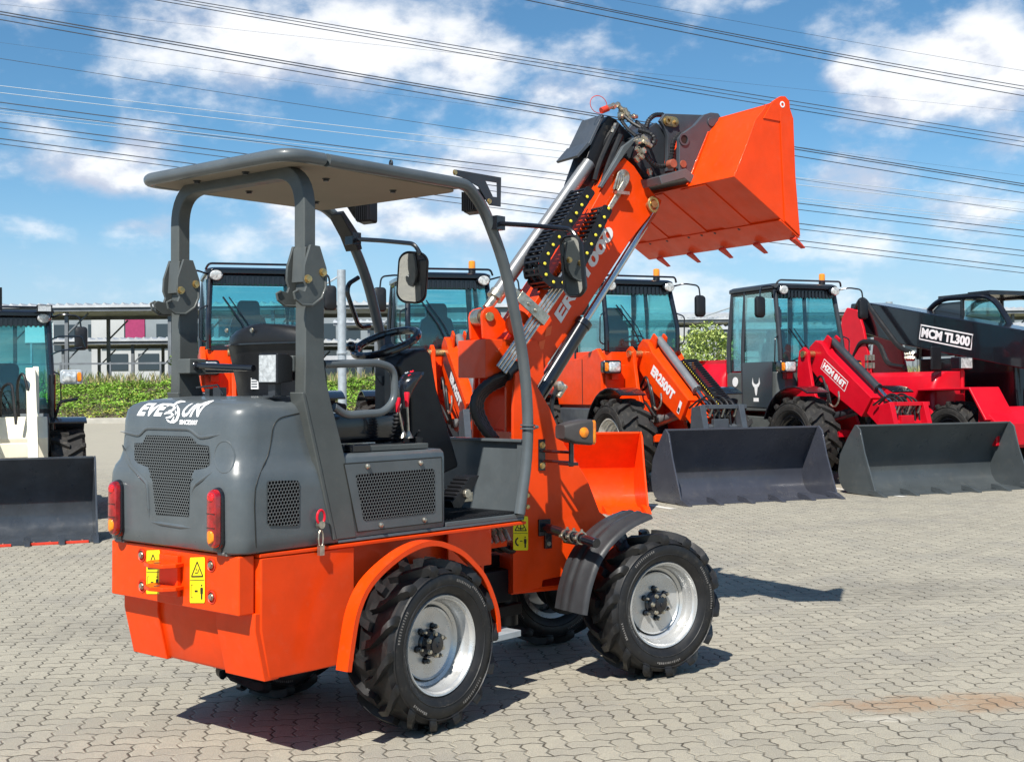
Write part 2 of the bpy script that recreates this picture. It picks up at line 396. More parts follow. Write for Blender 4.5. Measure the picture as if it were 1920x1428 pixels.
# ------------------------------------------------------------------ ground
def paving():
    m = bpy.data.materials.new('interlocking_pavers'); m.use_nodes = True; t = NT(m.node_tree)
    b = t.n('ShaderNodeBsdfPrincipled'); o = t.n('ShaderNodeOutputMaterial'); t.put(o.inputs[0], b.outputs[0])
    P = t.n('ShaderNodeTexCoord').outputs['Object']
    mp = t.n('ShaderNodeMapping'); t.put(mp.inputs[0], P); mp.inputs['Rotation'].default_value = (0, 0, rad(-8)); mp.inputs['Scale'].default_value = (1 / .098,) * 3
    wob = t.vm('MULTIPLY', t.vm('SUBTRACT', t.noise(mp.outputs[0], 1.1, 3, .6, 1), (.5, .5, .5)), (.13, .13, 0))
    q = t.vm('ADD', mp.outputs[0], wob)
    sp = t.n('ShaderNodeSeparateXYZ'); t.put(sp.inputs[0], q); x, y = sp.outputs[0], sp.outputs[1]
    def tri(v): return t.m('MULTIPLY', t.m('SUBTRACT', t.m('PINGPONG', v, .5), .25), .40)
    x2 = t.m('ADD', x, tri(t.m('ADD', y, .0))); y2 = t.m('ADD', y, tri(t.m('ADD', x, .5)))
    i, j = t.m('FLOOR', x2), t.m('FLOOR', y2); fx, fy = t.m('FRACT', x2), t.m('FRACT', y2)
    mm = t.m('FLOORED_MODULO', t.m('SUBTRACT', i, j), 4.0)
    def eq(k): return t.m('COMPARE', mm, float(k), .1)
    dR = t.m('ADD', t.m('SUBTRACT', 1.0, fx), eq(0)); dL = t.m('ADD', fx, eq(1)); dT = t.m('ADD', t.m('SUBTRACT', 1.0, fy), eq(3)); dB = t.m('ADD', fy, eq(2))
    d = t.m('MINIMUM', t.m('MINIMUM', dR, dL), t.m('MINIMUM', dT, dB))
    cid = t.n('ShaderNodeCombineXYZ'); t.put(cid.inputs[0], t.m('SUBTRACT', i, eq(1))); t.put(cid.inputs[1], t.m('SUBTRACT', j, eq(2)))
    wn = t.n('ShaderNodeTexWhiteNoise'); t.put(wn.inputs[0], cid.outputs[0])
    spx = t.n('ShaderNodeSeparateXYZ'); t.put(spx.inputs[0], P)
    nb = t.noise(P, .35, 5, .6); nm = t.noise(P, 1.3, 6, .65); nf = t.noise(P, 90, 3, .7); ng = t.noise(P, 260, 2, .5)
    c = t.mix(t.ramp(wn.outputs[0], 0, 1), (.235, .215, .165, 1), (.33, .302, .23, 1))
    c = t.mix(t.ramp(nb, .35, .7, 0, .55), c, (.38, .35, .27, 1))
    c = t.mix(t.ramp(nm, .46, .70, 0, .8), c, (.20, .19, .165, 1))
    c = t.mix(t.ramp(nf, .38, .66, 0, .5), c, (.185, .17, .14, 1))
    c = t.mix(t.ramp(t.noise(P, 24, 6, .75), .45, .68, 0, .6), c, (.20, .185, .155, 1))
    c = t.mix(t.ramp(ng, .42, .66, 0, .5), c, (.55, .52, .45, 1))
    # rusty sand washed along a joint on the right
    def blob(cx, cy, rx, ry, ang):
        ca, sa = math.cos(ang), math.sin(ang)
        ux = t.m('SUBTRACT', spx.outputs[0], cx); uy = t.m('SUBTRACT', spx.outputs[1], cy)
        a = t.m('DIVIDE', t.m('ADD', t.m('MULTIPLY', ux, ca), t.m('MULTIPLY', uy, sa)), rx); e = t.m('DIVIDE', t.m('SUBTRACT', t.m('MULTIPLY', uy, ca), t.m('MULTIPLY', ux, sa)), ry)
        return t.m('ADD', t.m('ADD', t.m('MULTIPLY', a, a), t.m('MULTIPLY', e, e)), t.m('MULTIPLY', t.m('SUBTRACT', t.noise(P, 5, 7, .75), .5), 4.5))
    c = t.mix(t.ramp(blob(2.3, 6.1, .85, .17, .10), -.3, 1.7, .62, 0), c, (.30, .17, .085, 1))
    c = t.mix(t.ramp(blob(1.72, 5.80, .24, .055, .05), -.4, 1.3, .6, 0), c, (.50, .47, .40, 1))
    c = t.mix(t.ramp(blob(2.9, 9.4, .9, .55, .2), -.6, 1.8, .5, 0), c, (.15, .14, .12, 1))
    c = t.mix(t.ramp(blob(-2.4, 8.2, .9, .5, .0), -.6, 1.8, .4, 0), c, (.16, .15, .13, 1))
    jn = t.noise(P, 5, 3, .6)
    jcol = t.mix(t.ramp(jn, .45, .62), (.075, .065, .05, 1), (.36, .33, .26, 1))
    jw = t.m('ADD', .016, t.m('MULTIPLY', t.noise(P, 14, 2, .5), .055))
    # farther than this the joints are finer than a pixel anyway; the far apron is plain concrete
    farf = t.ramp(spx.outputs[1], 19.0, 30.0)
    jm = t.m('MULTIPLY', t.m('LESS_THAN', d, jw), t.m('SUBTRACT', 1.0, farf))
    c = t.mix(t.m('MULTIPLY', jm, t.ramp(t.noise(P, 9, 4, .65), .3, .6, .45, 1)), c, jcol)
    c = t.mix(t.m('MULTIPLY', farf, .8), c, (.335, .31, .25, 1))
    t.put(b.inputs['Base Color'], c); b.inputs['Roughness'].default_value = .9; b.inputs['Specular IOR Level'].default_value = .25
    hh = t.m('ADD', t.ramp(d, .0, .10), t.m('ADD', t.m('MULTIPLY', nf, .34), t.m('MULTIPLY', wn.outputs[0], .12)))
    bn = t.n('ShaderNodeBump'); bn.inputs['Strength'].default_value = .75; bn.inputs['Distance'].default_value = .008
    t.put(bn.inputs['Height'], t.m('MULTIPLY', hh, t.m('SUBTRACT', 1.0, farf))); t.put(b.inputs['Normal'], bn.outputs[0])
    return m
def gz(y): return 0 if y < 26 else min(.55, .04 * (y - 26)) if y < 40 else .55 + .012 * (y - 40) if y < 200 else 2.47
g = MB()
ys = [-30, 0, 10, 20, 26, 30, 34, 38, 40, 60, 100, 200, 600, 1500, 4000]; xs = [-3000, -400, -60, -20, 0, 20, 60, 400, 3000]
g.add([(x, y, gz(y)) for y in ys for x in xs], [(a * len(xs) + i, a * len(xs) + i + 1, (a + 1) * len(xs) + i + 1, (a + 1) * len(xs) + i) for a in range(len(ys) - 1) for i in range(len(xs) - 1)])
for i_, f_ in enumerate(g.f):
    if max(g.v[q].y for q in f_) > 40.5: g.k[i_] = 1
M_['veld'] = mat('dry_veld', (.16, .15, .07), .95, var=.4, vs=.05, bump=.3, bs=1)
structure(g.ob('ground', [paving(), M_['veld']]))
M_['roadpaint'] = mat('road_paint', (.62, .60, .55), .8, var=.12, vs=6)
# two bay lines between the parked machines
for n_, (x0, y0, x1, y1) in enumerate(((1.63, 16.75, 2.02, 15.85), (4.95, 18.5, 5.4, 17.3))):
    a, b_ = V(x0, y0, .004), V(x1, y1, .004); d_ = (b_ - a).normalized(); s_ = V(-d_.y, d_.x, 0) * .055
    structure(MB().add([a - d_ * 4 - s_, a - d_ * 4 + s_, b_ + s_, b_ - s_], [(0, 1, 2, 3)]).ob('bay_line', M_['roadpaint']))
k_ = MB(); k_.box(-60, 60, 40.0, 40.25, .50, .72); structure(k_.ob('kerb', M_['concrete'], bev=.02))
# planted bank beyond the kerb
random.seed(5)
def bank(x, y): return .62 + 1.28 * min(1, max(0, (y - 40.3) / 5.0)) ** .8 + .28 * noise.noise(V(x * .4, y * .5, 2)) + .12 * noise.noise(V(x * 1.7, y * 1.9, 5))
g = MB(); nx, ny = 120, 14
g.add([(-30 + i * .5, 40.25 + j * .75, bank(-30 + i * .5, 40.25 + j * .75)) for j in range(ny) for i in range(nx)], [(j * nx + i, j * nx + i + 1, (j + 1) * nx + i + 1, (j + 1) * nx + i) for j in range(ny - 1) for i in range(nx - 1)])
M_['soil'] = mat('bank_soil', (.10, .085, .05), .95, var=.3, vs=1)
structure(g.ob('bank', M_['soil']))
M_['cover'] = mat('ground_cover_leaves', (.20, .36, .045), .6, var=.45, vs=1.3, spec=.3)
M_['cover2'] = mat('yellowing_leaves', (.40, .42, .08), .65, var=.3, vs=3, spec=.3)
M_['dry'] = mat('dry_grass_blades', (.33, .29, .14), .8, var=.35, vs=2)
M_['greengrass'] = mat('green_grass_blades', (.13, .19, .055), .8, var=.4, vs=2)
def leafmass(name, mats, n, place, size, up=.5):
    g = MB(); vs = []; fs = []; ks = []
    for _ in range(n):
        p, s_, k = place(); s_ *= size * random.uniform(.6, 1.4)
        a = random.uniform(0, 2 * PI); t = V(math.cos(a), math.sin(a), random.uniform(-.2, up)).normalized(); q = t.cross(V(random.uniform(-.6, .6), random.uniform(-.6, .6), 1)).normalized()
        o = len(vs); vs += [p - t * s_, p + q * s_ * .4, p + t * s_, p - q * s_ * .4]; fs.append((o, o + 1, o + 2, o + 3)); ks.append(k)
    g.v = vs; g.f = fs; g.k = ks
    me = bpy.data.meshes.new(name); me.from_pydata(vs, [], fs)
    for m in mats: me.materials.append(m)
    me.polygons.foreach_set('material_index', ks)
    o = bpy.data.objects.new(name, me); COL.objects.link(o); return o
def pl_cover():
    x = random.uniform(-24, 14); y = 40.25 + random.random() ** .8 * 4.6
    z = bank(x, y) + random.uniform(0, .16) + .1 * noise.noise(V(x * 2.5, y * 2.5, 0))
    return V(x, y, z), 1, 1 if random.random() < (.55 if y < 41 else .12) else 0
tag(leafmass('ground_cover', [M_['cover'], M_['cover2']], 90000, pl_cover, .052, .7), 'low bright green creeping ground cover on the bank behind the kerb', 'ground cover', kind='stuff')
def blades(name, mats, n, x0, x1, y0, y1, h):
    vs = []; fs = []; ks = []
    for _ in range(n):
        x = random.uniform(x0, x1); y = random.uniform(y0, y1); z = bank(x, min(y, 50)) - .05
        hh = h * random.uniform(.5, 1.2) * (.75 + .5 * noise.noise(V(x * .6, y * .4, 9))); l = V(random.uniform(-.3, .3), random.uniform(-.3, .3), 1) * hh; a = random.uniform(0, PI); w_ = V(math.cos(a), math.sin(a), 0) * .022
        o = len(vs); p = V(x, y, z); vs += [p - w_, p + w_, p + l * .6 + w_ * .7, p + l + V(l.x, l.y, 0) * .5, p + l * .6 - w_ * .7]; fs.append((o, o + 1, o + 2, o + 3, o + 4)); ks.append(0 if random.random() < .6 else 1)
    me = bpy.data.meshes.new(name); me.from_pydata(vs, [], fs)
    for m in mats: me.materials.append(m)
    me.polygons.foreach_set('material_index', ks)
    o = bpy.data.objects.new(name, me); COL.objects.link(o); return o
tag(blades('tall_grass', [M_['dry'], M_['greengrass']], 6500, -24, 16, 44.4, 48.5, .5), 'tall dry yellowish grass along the top of the bank', 'grass', kind='stuff')
# sparse stalks standing in the bank's crest
# feathery shrub between the orange and the grey-cabbed loader
def shrub(name, x, y, z, r, h, n, m1, m2, label, cat, size=.1):
    def pl():
        while 1:
            q = V(random.uniform(-1, 1), random.uniform(-1, 1), random.uniform(0, 1))
            rr = math.hypot(q.x, q.y)
            lim = (1 - (abs(q.z - .45) / .62) ** 2.2) if abs(q.z - .45) < .62 else 0
            lim *= .72 + .5 * noise.noise(V(q.x * 2.6, q.y * 2.6, q.z * 4 + x))
            if rr < lim and random.random() < .35 + .65 * (rr / max(lim, .01)) and noise.noise(V(q.x * 5 + x, q.y * 5, q.z * 6)) > -.22: break
        return V(x + q.x * r, y + q.y * r, z + .12 * h + q.z * h), 1, 0 if random.random() < .55 + .4 * noise.noise(V(q.x * 3, q.y * 3, q.z * 3)) else 1
    root = empty(name, Matrix.Translation((x, y, z)), label, cat)
    cr = leafmass('foliage', [m1, m2], n, pl, size, 1.3); cr.data.transform(Matrix.Translation((-x, -y, -z))); cr.parent = root
    t_ = MB()
    for k in range(5):
        a = k * 1.3; t_.tube([(0, 0, 0), (math.cos(a) * r * .15, math.sin(a) * r * .15, h * .35), (math.cos(a) * r * .5, math.sin(a) * r * .5, h * .8)], [.035 * h / 2, .025 * h / 2, .008], 6)
    t_.ob('stem', mat('bark', (.10, .08, .055), .9), root)
    return root
M_['lime'] = mat('lime_leaves', (.42, .50, .14), .6, var=.3, vs=5); M_['olive'] = mat('olive_leaves', (.22, .30, .08), .7, var=.3, vs=5)
shrub('bush', 6.35, 41.0, .6, 1.45, 2.75, 6500, M_['lime'], M_['olive'], 'feathery light green bush behind the parked loaders, left of the grey cab', 'bush', .07)
shrub('bush', -11.6, 47.0, 1.6, 1.3, 1.6, 2500, M_['olive'], M_['greengrass'], 'dark green bush beyond the bank at the left, under the carport', 'bush', .1)
# ------------------------------------------------------------------ far surroundings
def PW(px, py, D):
    "point seen at a place of the photograph, D metres ahead"
    r = CFW + CRT * ((px - 960) / FPX) - CUP * ((py - 714) / FPX); return V(0, 0, CAMH) + r * (D / r.y)
hill = MB(); nx = 90
hm = mat('far_hill_scrub', (.15, .17, .16), .95, var=.25, vs=.02)
pts = [(-560 + i * 13, 900) for i in range(nx)]
rows = []
for (yy, s_) in ((820, 0), (900, .75), (1000, 1), (1250, .6)):
    rows.append([V(x, yy, 2 + s_ * (54 + 9 * noise.noise(V(x * .008, 3, 1)) + 3.5 * noise.noise(V(x * .05, 7, 1)) + 1.5 * noise.noise(V(x * .3, 1, 1)))) for x, _ in pts])
hill.loft(rows, cap=False, closed=False); structure(hill.ob('hills', hm))
def shed(x0, x1, y0, y1, z0, z1, label, wallm, nwin=8, name='warehouse', band=None, pitch=.0):
    root = empty(name, Matrix.Translation((x0, y0, z0)), label, 'warehouse')
    W_, H_, L_ = x1 - x0, z1 - z0, y1 - y0
    MB().prism([(0, 0), (L_, 0), (L_, H_), (L_ / 2, H_ + pitch), (0, H_)], 'x', 0, W_).ob('wall', wallm, root)
    MB().prism([(-.3, H_), (L_ / 2, H_ + pitch + .05), (L_ + .3, H_), (L_ + .3, H_ + .25), (L_ / 2, H_ + pitch + .35), (-.3, H_ + .25)], 'x', -.3, W_ + .3).ob('roof', M_['roofsheet'], root)
    for i in range(nwin):
        a = W_ * (i + .18) / nwin; b = W_ * (i + .85) / nwin
        MB().box(a, b, -.06, .02, H_ * .45, H_ * .8).ob('window', M_['pane'], root)
    if band:
        for (a, b, m) in band: MB().box(a, b, -.09, -.03, H_ * .05, H_ * .95).ob('panel', m, root)
    return root
G = 'long pale warehouses beyond the carports'
shed(-34, -21.5, 92, 110, 2.2, 7.6, 'pale warehouse with magenta and white panels at the far left', M_['wallgrey'], 5, band=((3.2, 5.6, M_['wall']), (5.7, 7.1, M_['magenta'])))
shed(-25.5, -12.0, 78, 86, 1.6, 4.5, 'low white warehouse with a row of dark windows, left of the hood', M_['wall'], 7)
shed(-21.2, 2, 98, 118, 2.2, 7.9, 'long warehouse behind the low white one, dark windows under a pale roof', M_['wallgrey'], 12, pitch=.6)
shed(8, 22, 88, 104, 2.2, 6.4, 'white warehouse behind the lime green bush', M_['wall'], 7, pitch=.5)
shed(22.8, 38, 92, 108, 2.2, 6.6, 'pale warehouse with a row of windows behind the grey cab', M_['wallgrey'], 8, pitch=.5)
shed(-13, -4, 70, 76, 1.5, 3.2, 'low blue-windowed warehouse behind the grey steel pole', M_['wallgrey'], 8)
def carport(x0, x1, y0, y1, zt, label, n, name='carport', th=.16, back=.0):
    root = empty(name, Matrix.Translation((x0, y0, 1.2)), label, 'carport', )
    g = MB(); W_ = x1 - x0; k = int(W_ / .38)
    top = []
    for i in range(k * 4 + 1):
        top.append((W_ * i / (k * 4), zt - 1.2 + (.10 if i % 4 == 1 else 0)))
    g.prism(top + [(W_, zt - 1.3), (0, zt - 1.3)], 'y', -.2, y1 - y0)
    for p in range(0): pass
    g.ob('roof', M_['roofsheet'], root)
    MB().box(0, W_, -.12, .0, zt - 1.2 - .1 - th, zt - 1.3).box(0, W_, y1 - y0 - .15, y1 - y0, zt - 1.3 - th, zt - 1.3).ob('beam', M_['darksteel'], root, bev=.01)
    for i in range(n):
        x = W_ * (i + .5) / n
        for yy in (.3, y1 - y0 - .3):
            MB().box(x - .07, x + .07, yy - .07, yy + .07, -.3, zt - 1.3 - th).tube([(x, yy, zt - 2.4), (x + (.9), yy, zt - 1.35 - th)], .04, 6).ob('post', M_['darksteel'], root)
    return root
carport(-25, -3.5, 52, 58, 5.15, 'grey corrugated carport across the background, left of the orange cabs', 5)
carport(-24, -10.2, 62, 68, 4.15, 'lower grey carport behind the front one at the far left', 4)
carport(-12, -2.5, 60, 66, 3.9, 'small carport seen behind the grey steel pole', 3)
carport(-10.5, 14, 74, 80, 5.6, 'long pale carport in the distance behind the loaders', 6)
carport(8.6, 26, 54, 60, 4.1, 'carport with pale roof behind the lime bush and the grey cab', 4)
carport(14, 44, 66, 72, 5.5, 'second carport farther back at the right', 6)
# railing along the bank
rail = empty('railing', Matrix.Translation((-26, 50, 1.7)), 'thin dark steel railing behind the tall grass', 'railing')
for z in (.25, .95): MB().box(0, 52, -.03, .03, z, z + .07).ob('rail', M_['darksteel'], rail)
for i in range(27): MB().box(i * 2 - .03, i * 2 + .03, -.035, .035, -.4, 1.05).ob('post', M_['darksteel'], rail)
# steel pole and guy arm
def pole(px, ytop, D, r, label, arm=None):
    p = PW(px, ytop, D); zb = gz(D)
    root = empty('steel_pole', Matrix.Translation((p.x, D, zb)), label, 'pole')
    MB().cyl((0, 0, 0), (0, 0, p.z - zb), r, 14).lathe([(r * 1.25, 0), (r * 1.25, .05), (r, .06)], (0, 0, (p.z - zb) * .5), (0, 0, 1), 14).ob('shaft', M_['galv'], root)
    if arm:
        q = PW(*arm, D) - V(p.x, D, zb)
        MB().tube([(0, 0, p.z - zb - .12), q], .028, 6).ob('brace', M_['galv'], root)
    return root
pole(640, 506, 33, .115, 'grey galvanised pole standing behind the driver seat, with one slanting brace', (590, 545))
pole(1667, 566, 44, .12, 'short pole top with a long brace beside the black boom', (1560, 620))
pole(1382, 566, 46, .06, 'thin pole with a slanting brace just left of the grey cab', (1320, 593))
# overhead conductors: (left px, right px, sag, depth left, depth right, radius, material)
def cable(a, b, Da, Db, sag, r, m, label, grp, twin=0):
    A, B = PW(*a, Da), PW(*b, Db); d = B - A; A2 = A - d * .35; B2 = B + d * .35
    g = MB(); n = 28
    for k in range(1 + (1 if twin else 0)):
        dz = V(0, 0, -k * twin)
        g.tube([A2.lerp(B2, i / n) + dz - V(0, 0, sag * (1 - (2 * i / n - 1) ** 2) - sag * .66) for i in range(n + 1)], r, 6)
    o = g.ob('power_cable', m); tag(o, label, 'power line', grp); return o
WN = 'overhead power cables crossing the sky'
lines = [((0, 22), (1920, 345), 62, 82, .030, 0, 'uppermost cable of the close trio that starts in the top left corner'),
         ((0, 27), (1920, 349), 62, 82, .030, 0, 'middle cable of the close trio that starts in the top left corner'),
         ((0, 37), (1920, 362), 62, 82, .026, 0, 'lowest cable of the close trio that starts in the top left corner'),
         ((290, 0), (1920, 275), 70, 90, .026, 0, 'lowest cable of the trio that passes behind the raised bucket'),
         ((350, 0), (1920, 258), 70, 90, .026, 0, 'uppermost cable of the trio that passes behind the raised bucket'),
         ((345, 4), (1920, 266), 70, 90, .024, 0, 'middle cable of the trio that passes behind the raised bucket'),
         ((985, 0), (1920, 180), 60, 74, .026, 0, 'lowest of the three cables in the top right of the sky'),
         ((1040, 0), (1920, 168), 60, 74, .024, 0, 'middle of the three cables in the top right of the sky'),
         ((1055, 0), (1920, 162), 60, 74, .024, 0, 'uppermost of the three cables in the top right of the sky'),
         ((0, 8), (1920, 210), 120, 150, .012, 0, 'very thin wire running through the big cloud'),
         ((1160, 0), (1920, 133), 120, 150, .018, 0, 'very thin wire at the top right, above all others'),
         ((0, 110), (1920, 398), 120, 150, .026, 0, 'thin dark single wire below the close trio on the left'),
         ((0, 80), (1920, 330), 170, 190, .014, 0, 'faint hair-thin wire above the single dark wire')]
for (a, b, Da, Db, r, tw, lab) in lines:
    cable(a, b, Da, Db, .35, r, M_['wire'], lab, WN, tw)
low_l = [(192, 360, 0), (203, 372, 0), (229, 398, 0), (240, 408, 0), (260, 430, 0), (270, 440, 0)]
for k, (ya, yb, _) in enumerate(low_l):
    cable((0, ya), (1920, yb + 72), 130, 150, .5, .050 if k % 2 == 0 else .040, M_['wire'], ('upper' if k % 2 == 0 else 'lower') + ' cable of the ' + ('first', 'second', 'third')[k // 2] + ' dark pair that enters behind the canopy', WN)
for k, (ya, yb) in enumerate(((161, 380), (174, 393), (208, 415), (214, 420))):
    cable((0, ya), (1920, yb), 150, 170, .5, .045 if k < 2 else .03, M_['whitewire'], ('first', 'second', 'third', 'fourth')[k] + ' from above of the pale cables on the left', 'pale cables on the left')
# ================================================================== tyres and wheels
def tyre_mesh(name, R_, W_, rim, lugs, m, deep=.03, style='ag'):
    """axis along y, outer side at -y"""
    g = MB(); h = W_ / 2; Rc = R_ - deep
    pf = [(rim, -h * .72), (rim + .006, -h * .80), (rim + (Rc - rim) * .28, -h * .96), (rim + (Rc - rim) * .5, -h), (rim + (Rc - rim) * .72, -h * .985), (Rc - .028 * R_ / .38, -h * .93), (Rc - .006, -h * .80), (Rc, -h * .5), (Rc + .004, 0)]
    pf = pf + [(r, -y) for r, y in pf[-2::-1]]
    g.lathe([(r, y) for r, y in pf], (0, 0, 0), (0, 1, 0), 72)
    # bead and moulded rings on the sidewall
    for s in (-1, 1):
        g.lathe([(rim + (Rc - rim) * .34, s * h * .965), (rim + (Rc - rim) * .36, s * h * 1.0), (rim + (Rc - rim) * .39, s * h * .975)], n=60)
        g.lathe([(rim + (Rc - rim) * .78, s * h * .975), (rim + (Rc - rim) * .80, s * h * 1.005), (rim + (Rc - rim) * .83, s * h * .955)], n=60)
    def P(r, a, y): return V(r * math.cos(a), y, r * math.sin(a))
    rnd = random.Random(4)
    for s in (-1, 1):           # moulded lettering on the sidewall, too fine to read
        for (a0, cnt, rr_) in ((35, 11, .60), (62, 9, .52), (150, 12, .58), (235, 8, .60), (300, 13, .56)):
            for i in range(cnt):
                r1 = rim + (Rc - rim) * rr_; hh = R_ * .032 * rnd.uniform(.7, 1); a = rad(a0) + i * .016 / R_; w2 = .005 / R_ * rnd.uniform(.6, 1)
                y = s * h * 1.004
                g.add([P(r1, a - w2, y), P(r1, a + w2, y), P(r1 + hh, a + w2, y), P(r1 + hh, a - w2, y), P(r1, a - w2, y - s * .004), P(r1, a + w2, y - s * .004), P(r1 + hh, a + w2, y - s * .004), P(r1 + hh, a - w2, y - s * .004)], [(0, 1, 2, 3), (0, 1, 5, 4), (1, 2, 6, 5), (2, 3, 7, 6), (3, 0, 4, 7)], 1)
    for s in (-1, 1):
        for i in range(lugs):
            a0 = 2 * PI * (i + (.5 if s > 0 else 0)) / lugs
            st = []
            if style == 'ag':
                path = [(-.10, .0, 1.0, .036), (.30, -.04, 1.0, .034), (.62, -.14, .997, .034), (.86, -.24, .985, .038), (.985, -.30, .955, .044), (1.03, -.315, .905, .046), (1.0, -.32, .86, .030)]
            else:
                path = [(-.06, .02, 1.0, .055), (.35, -.05, 1.0, .052), (.70, -.13, .998, .05), (.96, -.17, .98, .05), (1.02, -.18, .93, .05), (1.0, -.18, .88, .04)]
            k_ = 18 / lugs * (1 if style == 'ag' else 1.25)
            for (yy, aa, rr, ww) in path:
                y = s * h * yy; a = a0 + aa * k_ ** .5; w2 = ww * .5 * R_ / .38 * (1 if style == 'ag' else .85) / R_
                top = R_ * rr; base = min(Rc, top) - .012 if abs(yy) < .95 else top - .03 * R_ / .38
                if yy > .95: yb = s * h * .93
                else: yb = y
                st.append([P(base, a - w2 * 1.35, yb), P(top, a - w2, y), P(top, a + w2, y), P(base, a + w2 * 1.35, yb)])
            g.loft(st)
    return g.mesh(name, m, sharp=40)
def rim_mesh(name, r, W_, m, dish, deepcolor=None):
    g = MB(); h = W_ / 2; o = -h * .80
    g.lathe([(r * 1.03, o + .015), (r * 1.045, o), (r * 1.03, o - .006), (r * 1.0, o - .004), (r * .975, o + .012), (r * .955, o + .016), (r * .93, o + .035), (r * .90, o + .05), (r * .885, o + .055), (r * .87, o + .075), (r * .80, o + .085), (r * .76, o + .11), (r * .755, o + dish * .9), (r * .72, o + dish), (r * .3, o + dish), (r * .28, o + dish + .01)], n=56)
    g.lathe([(r * .9, o + dish), (r * .9, h * .7), (r * 1.03, h * .78)], n=40)
    return g.mesh(name, m, sharp=30)
def hub_mesh(name, r, o, mats, nb=6):
    g = MB()
    g.lathe([(r * 1.05, o + .01), (r * 1.05, o - .012), (r * .95, o - .018), (r * .9, o - .045), (r * .62, o - .052), (r * .6, o - .062), (r * .22, o - .066), (r * .18, o - .074), (.0005, o - .075)], n=28, k=0)
    for i in range(nb):
        a = 2 * PI * (i + .3) / nb
        g.bolt((r * 1.28 * math.cos(a), o + .004, r * 1.28 * math.sin(a)), (0, -1, 0), .012 * r / .062, .03, 0)
        g.cyl((r * 1.28 * math.cos(a), o - .02, r * 1.28 * math.sin(a)), (r * 1.28 * math.cos(a), o - .042, r * 1.28 * math.sin(a)), .006 * r / .062, 8, 1)
        g.bolt((r * .78 * math.cos(a + .4), o - .046, r * .78 * math.sin(a + .4)), (0, -1, 0), .009 * r / .062, .012, 1)
    return g.mesh(name, mats, sharp=35)
def wheel(parent, M, T3, name='wheel'):
    w_ = empty(name, M, parent=parent)
    for n_, me in T3:
        o = bpy.data.objects.new(n_, me); COL.objects.link(o); o.parent = w_
    return w_

# ================================================================== the small orange loader in front
RW = Fr((-.811, 6.0607), 39.385)      # rear half: ground point under the middle of its axle
FW = Fr((.463, 7.187), 57.70)         # front half, steered to the right about the joint
TF = RW.I @ FW.M
AR = Matrix(((1.058, .013, .013, .146), (0, 1.093, 0, 0), (-.008, .005, 1.067, -.073), (0, 0, 0, 1)))
AF = Matrix(((1.079, .031, .011, .148), (0, 1.033, 0, 0), (-.008, .002, 1.048, -.059), (0, 0, 0, 1)))
class Sub:
    u = Fr.u
    def __init__(s, M): s.M = M; s.I = M.inverted()
R = Sub(RW.M @ AR)                    # measured frame of the rear body
F = Sub(FW.M @ AF)                    # measured frame of the front body
L = empty('compact_loader', RW.M, 'small open orange loader with grey canopy and hood, boom and bucket raised, nearest the camera', 'wheel loader')
BASE = AR
def cr(ox, oy, s): return lambda x, y: (ox + x / s, oy + y / s)
c1 = cr(180, 680, 3.758); c2 = cr(180, 960, 3.758); c3 = cr(560, 680, 3.758); c6 = cr(240, 250, 3.662); c7 = cr(620, 280, 3.57); c8 = cr(820, 540, 3.4); cf = cr(560, 560, 4.759); cb = cr(940, 160, 3.105); cq = cr(1060, 160, 5.95); c5 = cr(940, 900, 3.57)
def P2(fr, c, pts, ax, v):
    """outline measured on a plane, as 2-D coordinates of that plane"""
    out = []
    for (x, y) in pts:
        p = fr.u(*c(x, y), **{ax: v}); out.append((p.y, p.z) if ax == 'x' else (p.x, p.z) if ax == 'y' else (p.x, p.y))
    return out
def ident(x, y): return (x, y)
OR, GY, DG, BK = M_['orange'], M_['grey'], M_['dgrey'], M_['black']

# ---- counterweight
g = MB()
def cwring(z, xr, hw, xb):
    return [V(xr, -hw + .03, z), V(xr + .012, -hw, z), V(-.735, -.438, z), V(-.515, -.438, z), V(-.515, -.28, z), V(-.30, -.28, z), V(-.30, .28, z), V(-.515, .28, z), V(-.515, .438, z), V(-.735, .438, z), V(xr + .012, hw, z), V(xr, hw - .03, z)]
g.loft([cwring(.406, -.955, .425, 0), cwring(.42, -.965, .428, 0), cwring(.60, -1.005, .43, 0), cwring(.872, -1.005, .43, 0)])
cw = g.ob('counterweight', OR, L, bev=.006)
for s in (-1, 1):   # seams of the thicker outer blocks
    g = MB()
    y0, y1 = sorted((s * .19, s * .425))
    g.loft([[V(-.96 - .012, y0, .402), V(-.96 - .012, y1, .402), V(-.90, y1, .402), V(-.90, y0, .402)], [V(-1.019, y0, .60), V(-1.019, y1, .60), V(-.95, y1, .60), V(-.95, y0, .60)], [V(-1.019, y0, .665), V(-1.019, y1, .665), V(-.95, y1, .665), V(-.95, y0, .665)]])
    g.ob('ballast_block', OR, L, bev=.004)
# rear plate with towing jaw
g = MB(); g.box(-1.085, -1.012, -.412, .418, .662, .885)
rp = g.ob('rear_plate', OR, L, bev=.006)
for (x, y) in ((322, 300), (325, 518), (812, 370), (815, 595)):
    p = R.u(*c2(x, y), x=-1.087); b = MB()
    b.lathe([(.026, -.0015), (.024, .001), (.019, .0005), (.019, -.003)], (p.x, p.y, p.z), (1, 0, 0), 20, 0)
    b.bolt((p.x - .001, p.y, p.z), (-1, 0, 0), .010, .009, 1)
    b.ob('bolt', [M_['redsteel'], M_['zinc']], rp)
def jaw(z):
    pl = [(-1.085, .075), (-1.13, .085), (-1.175, .06), (-1.195, .0), (-1.175, -.06), (-1.13, -.085), (-1.085, -.075)]
    pl = [(x, y) for x, y in pl]; g = MB(); g.prism(pl, 'z', z, z + .016)
    return g.ob('jaw_plate', OR, rp, bev=.003)
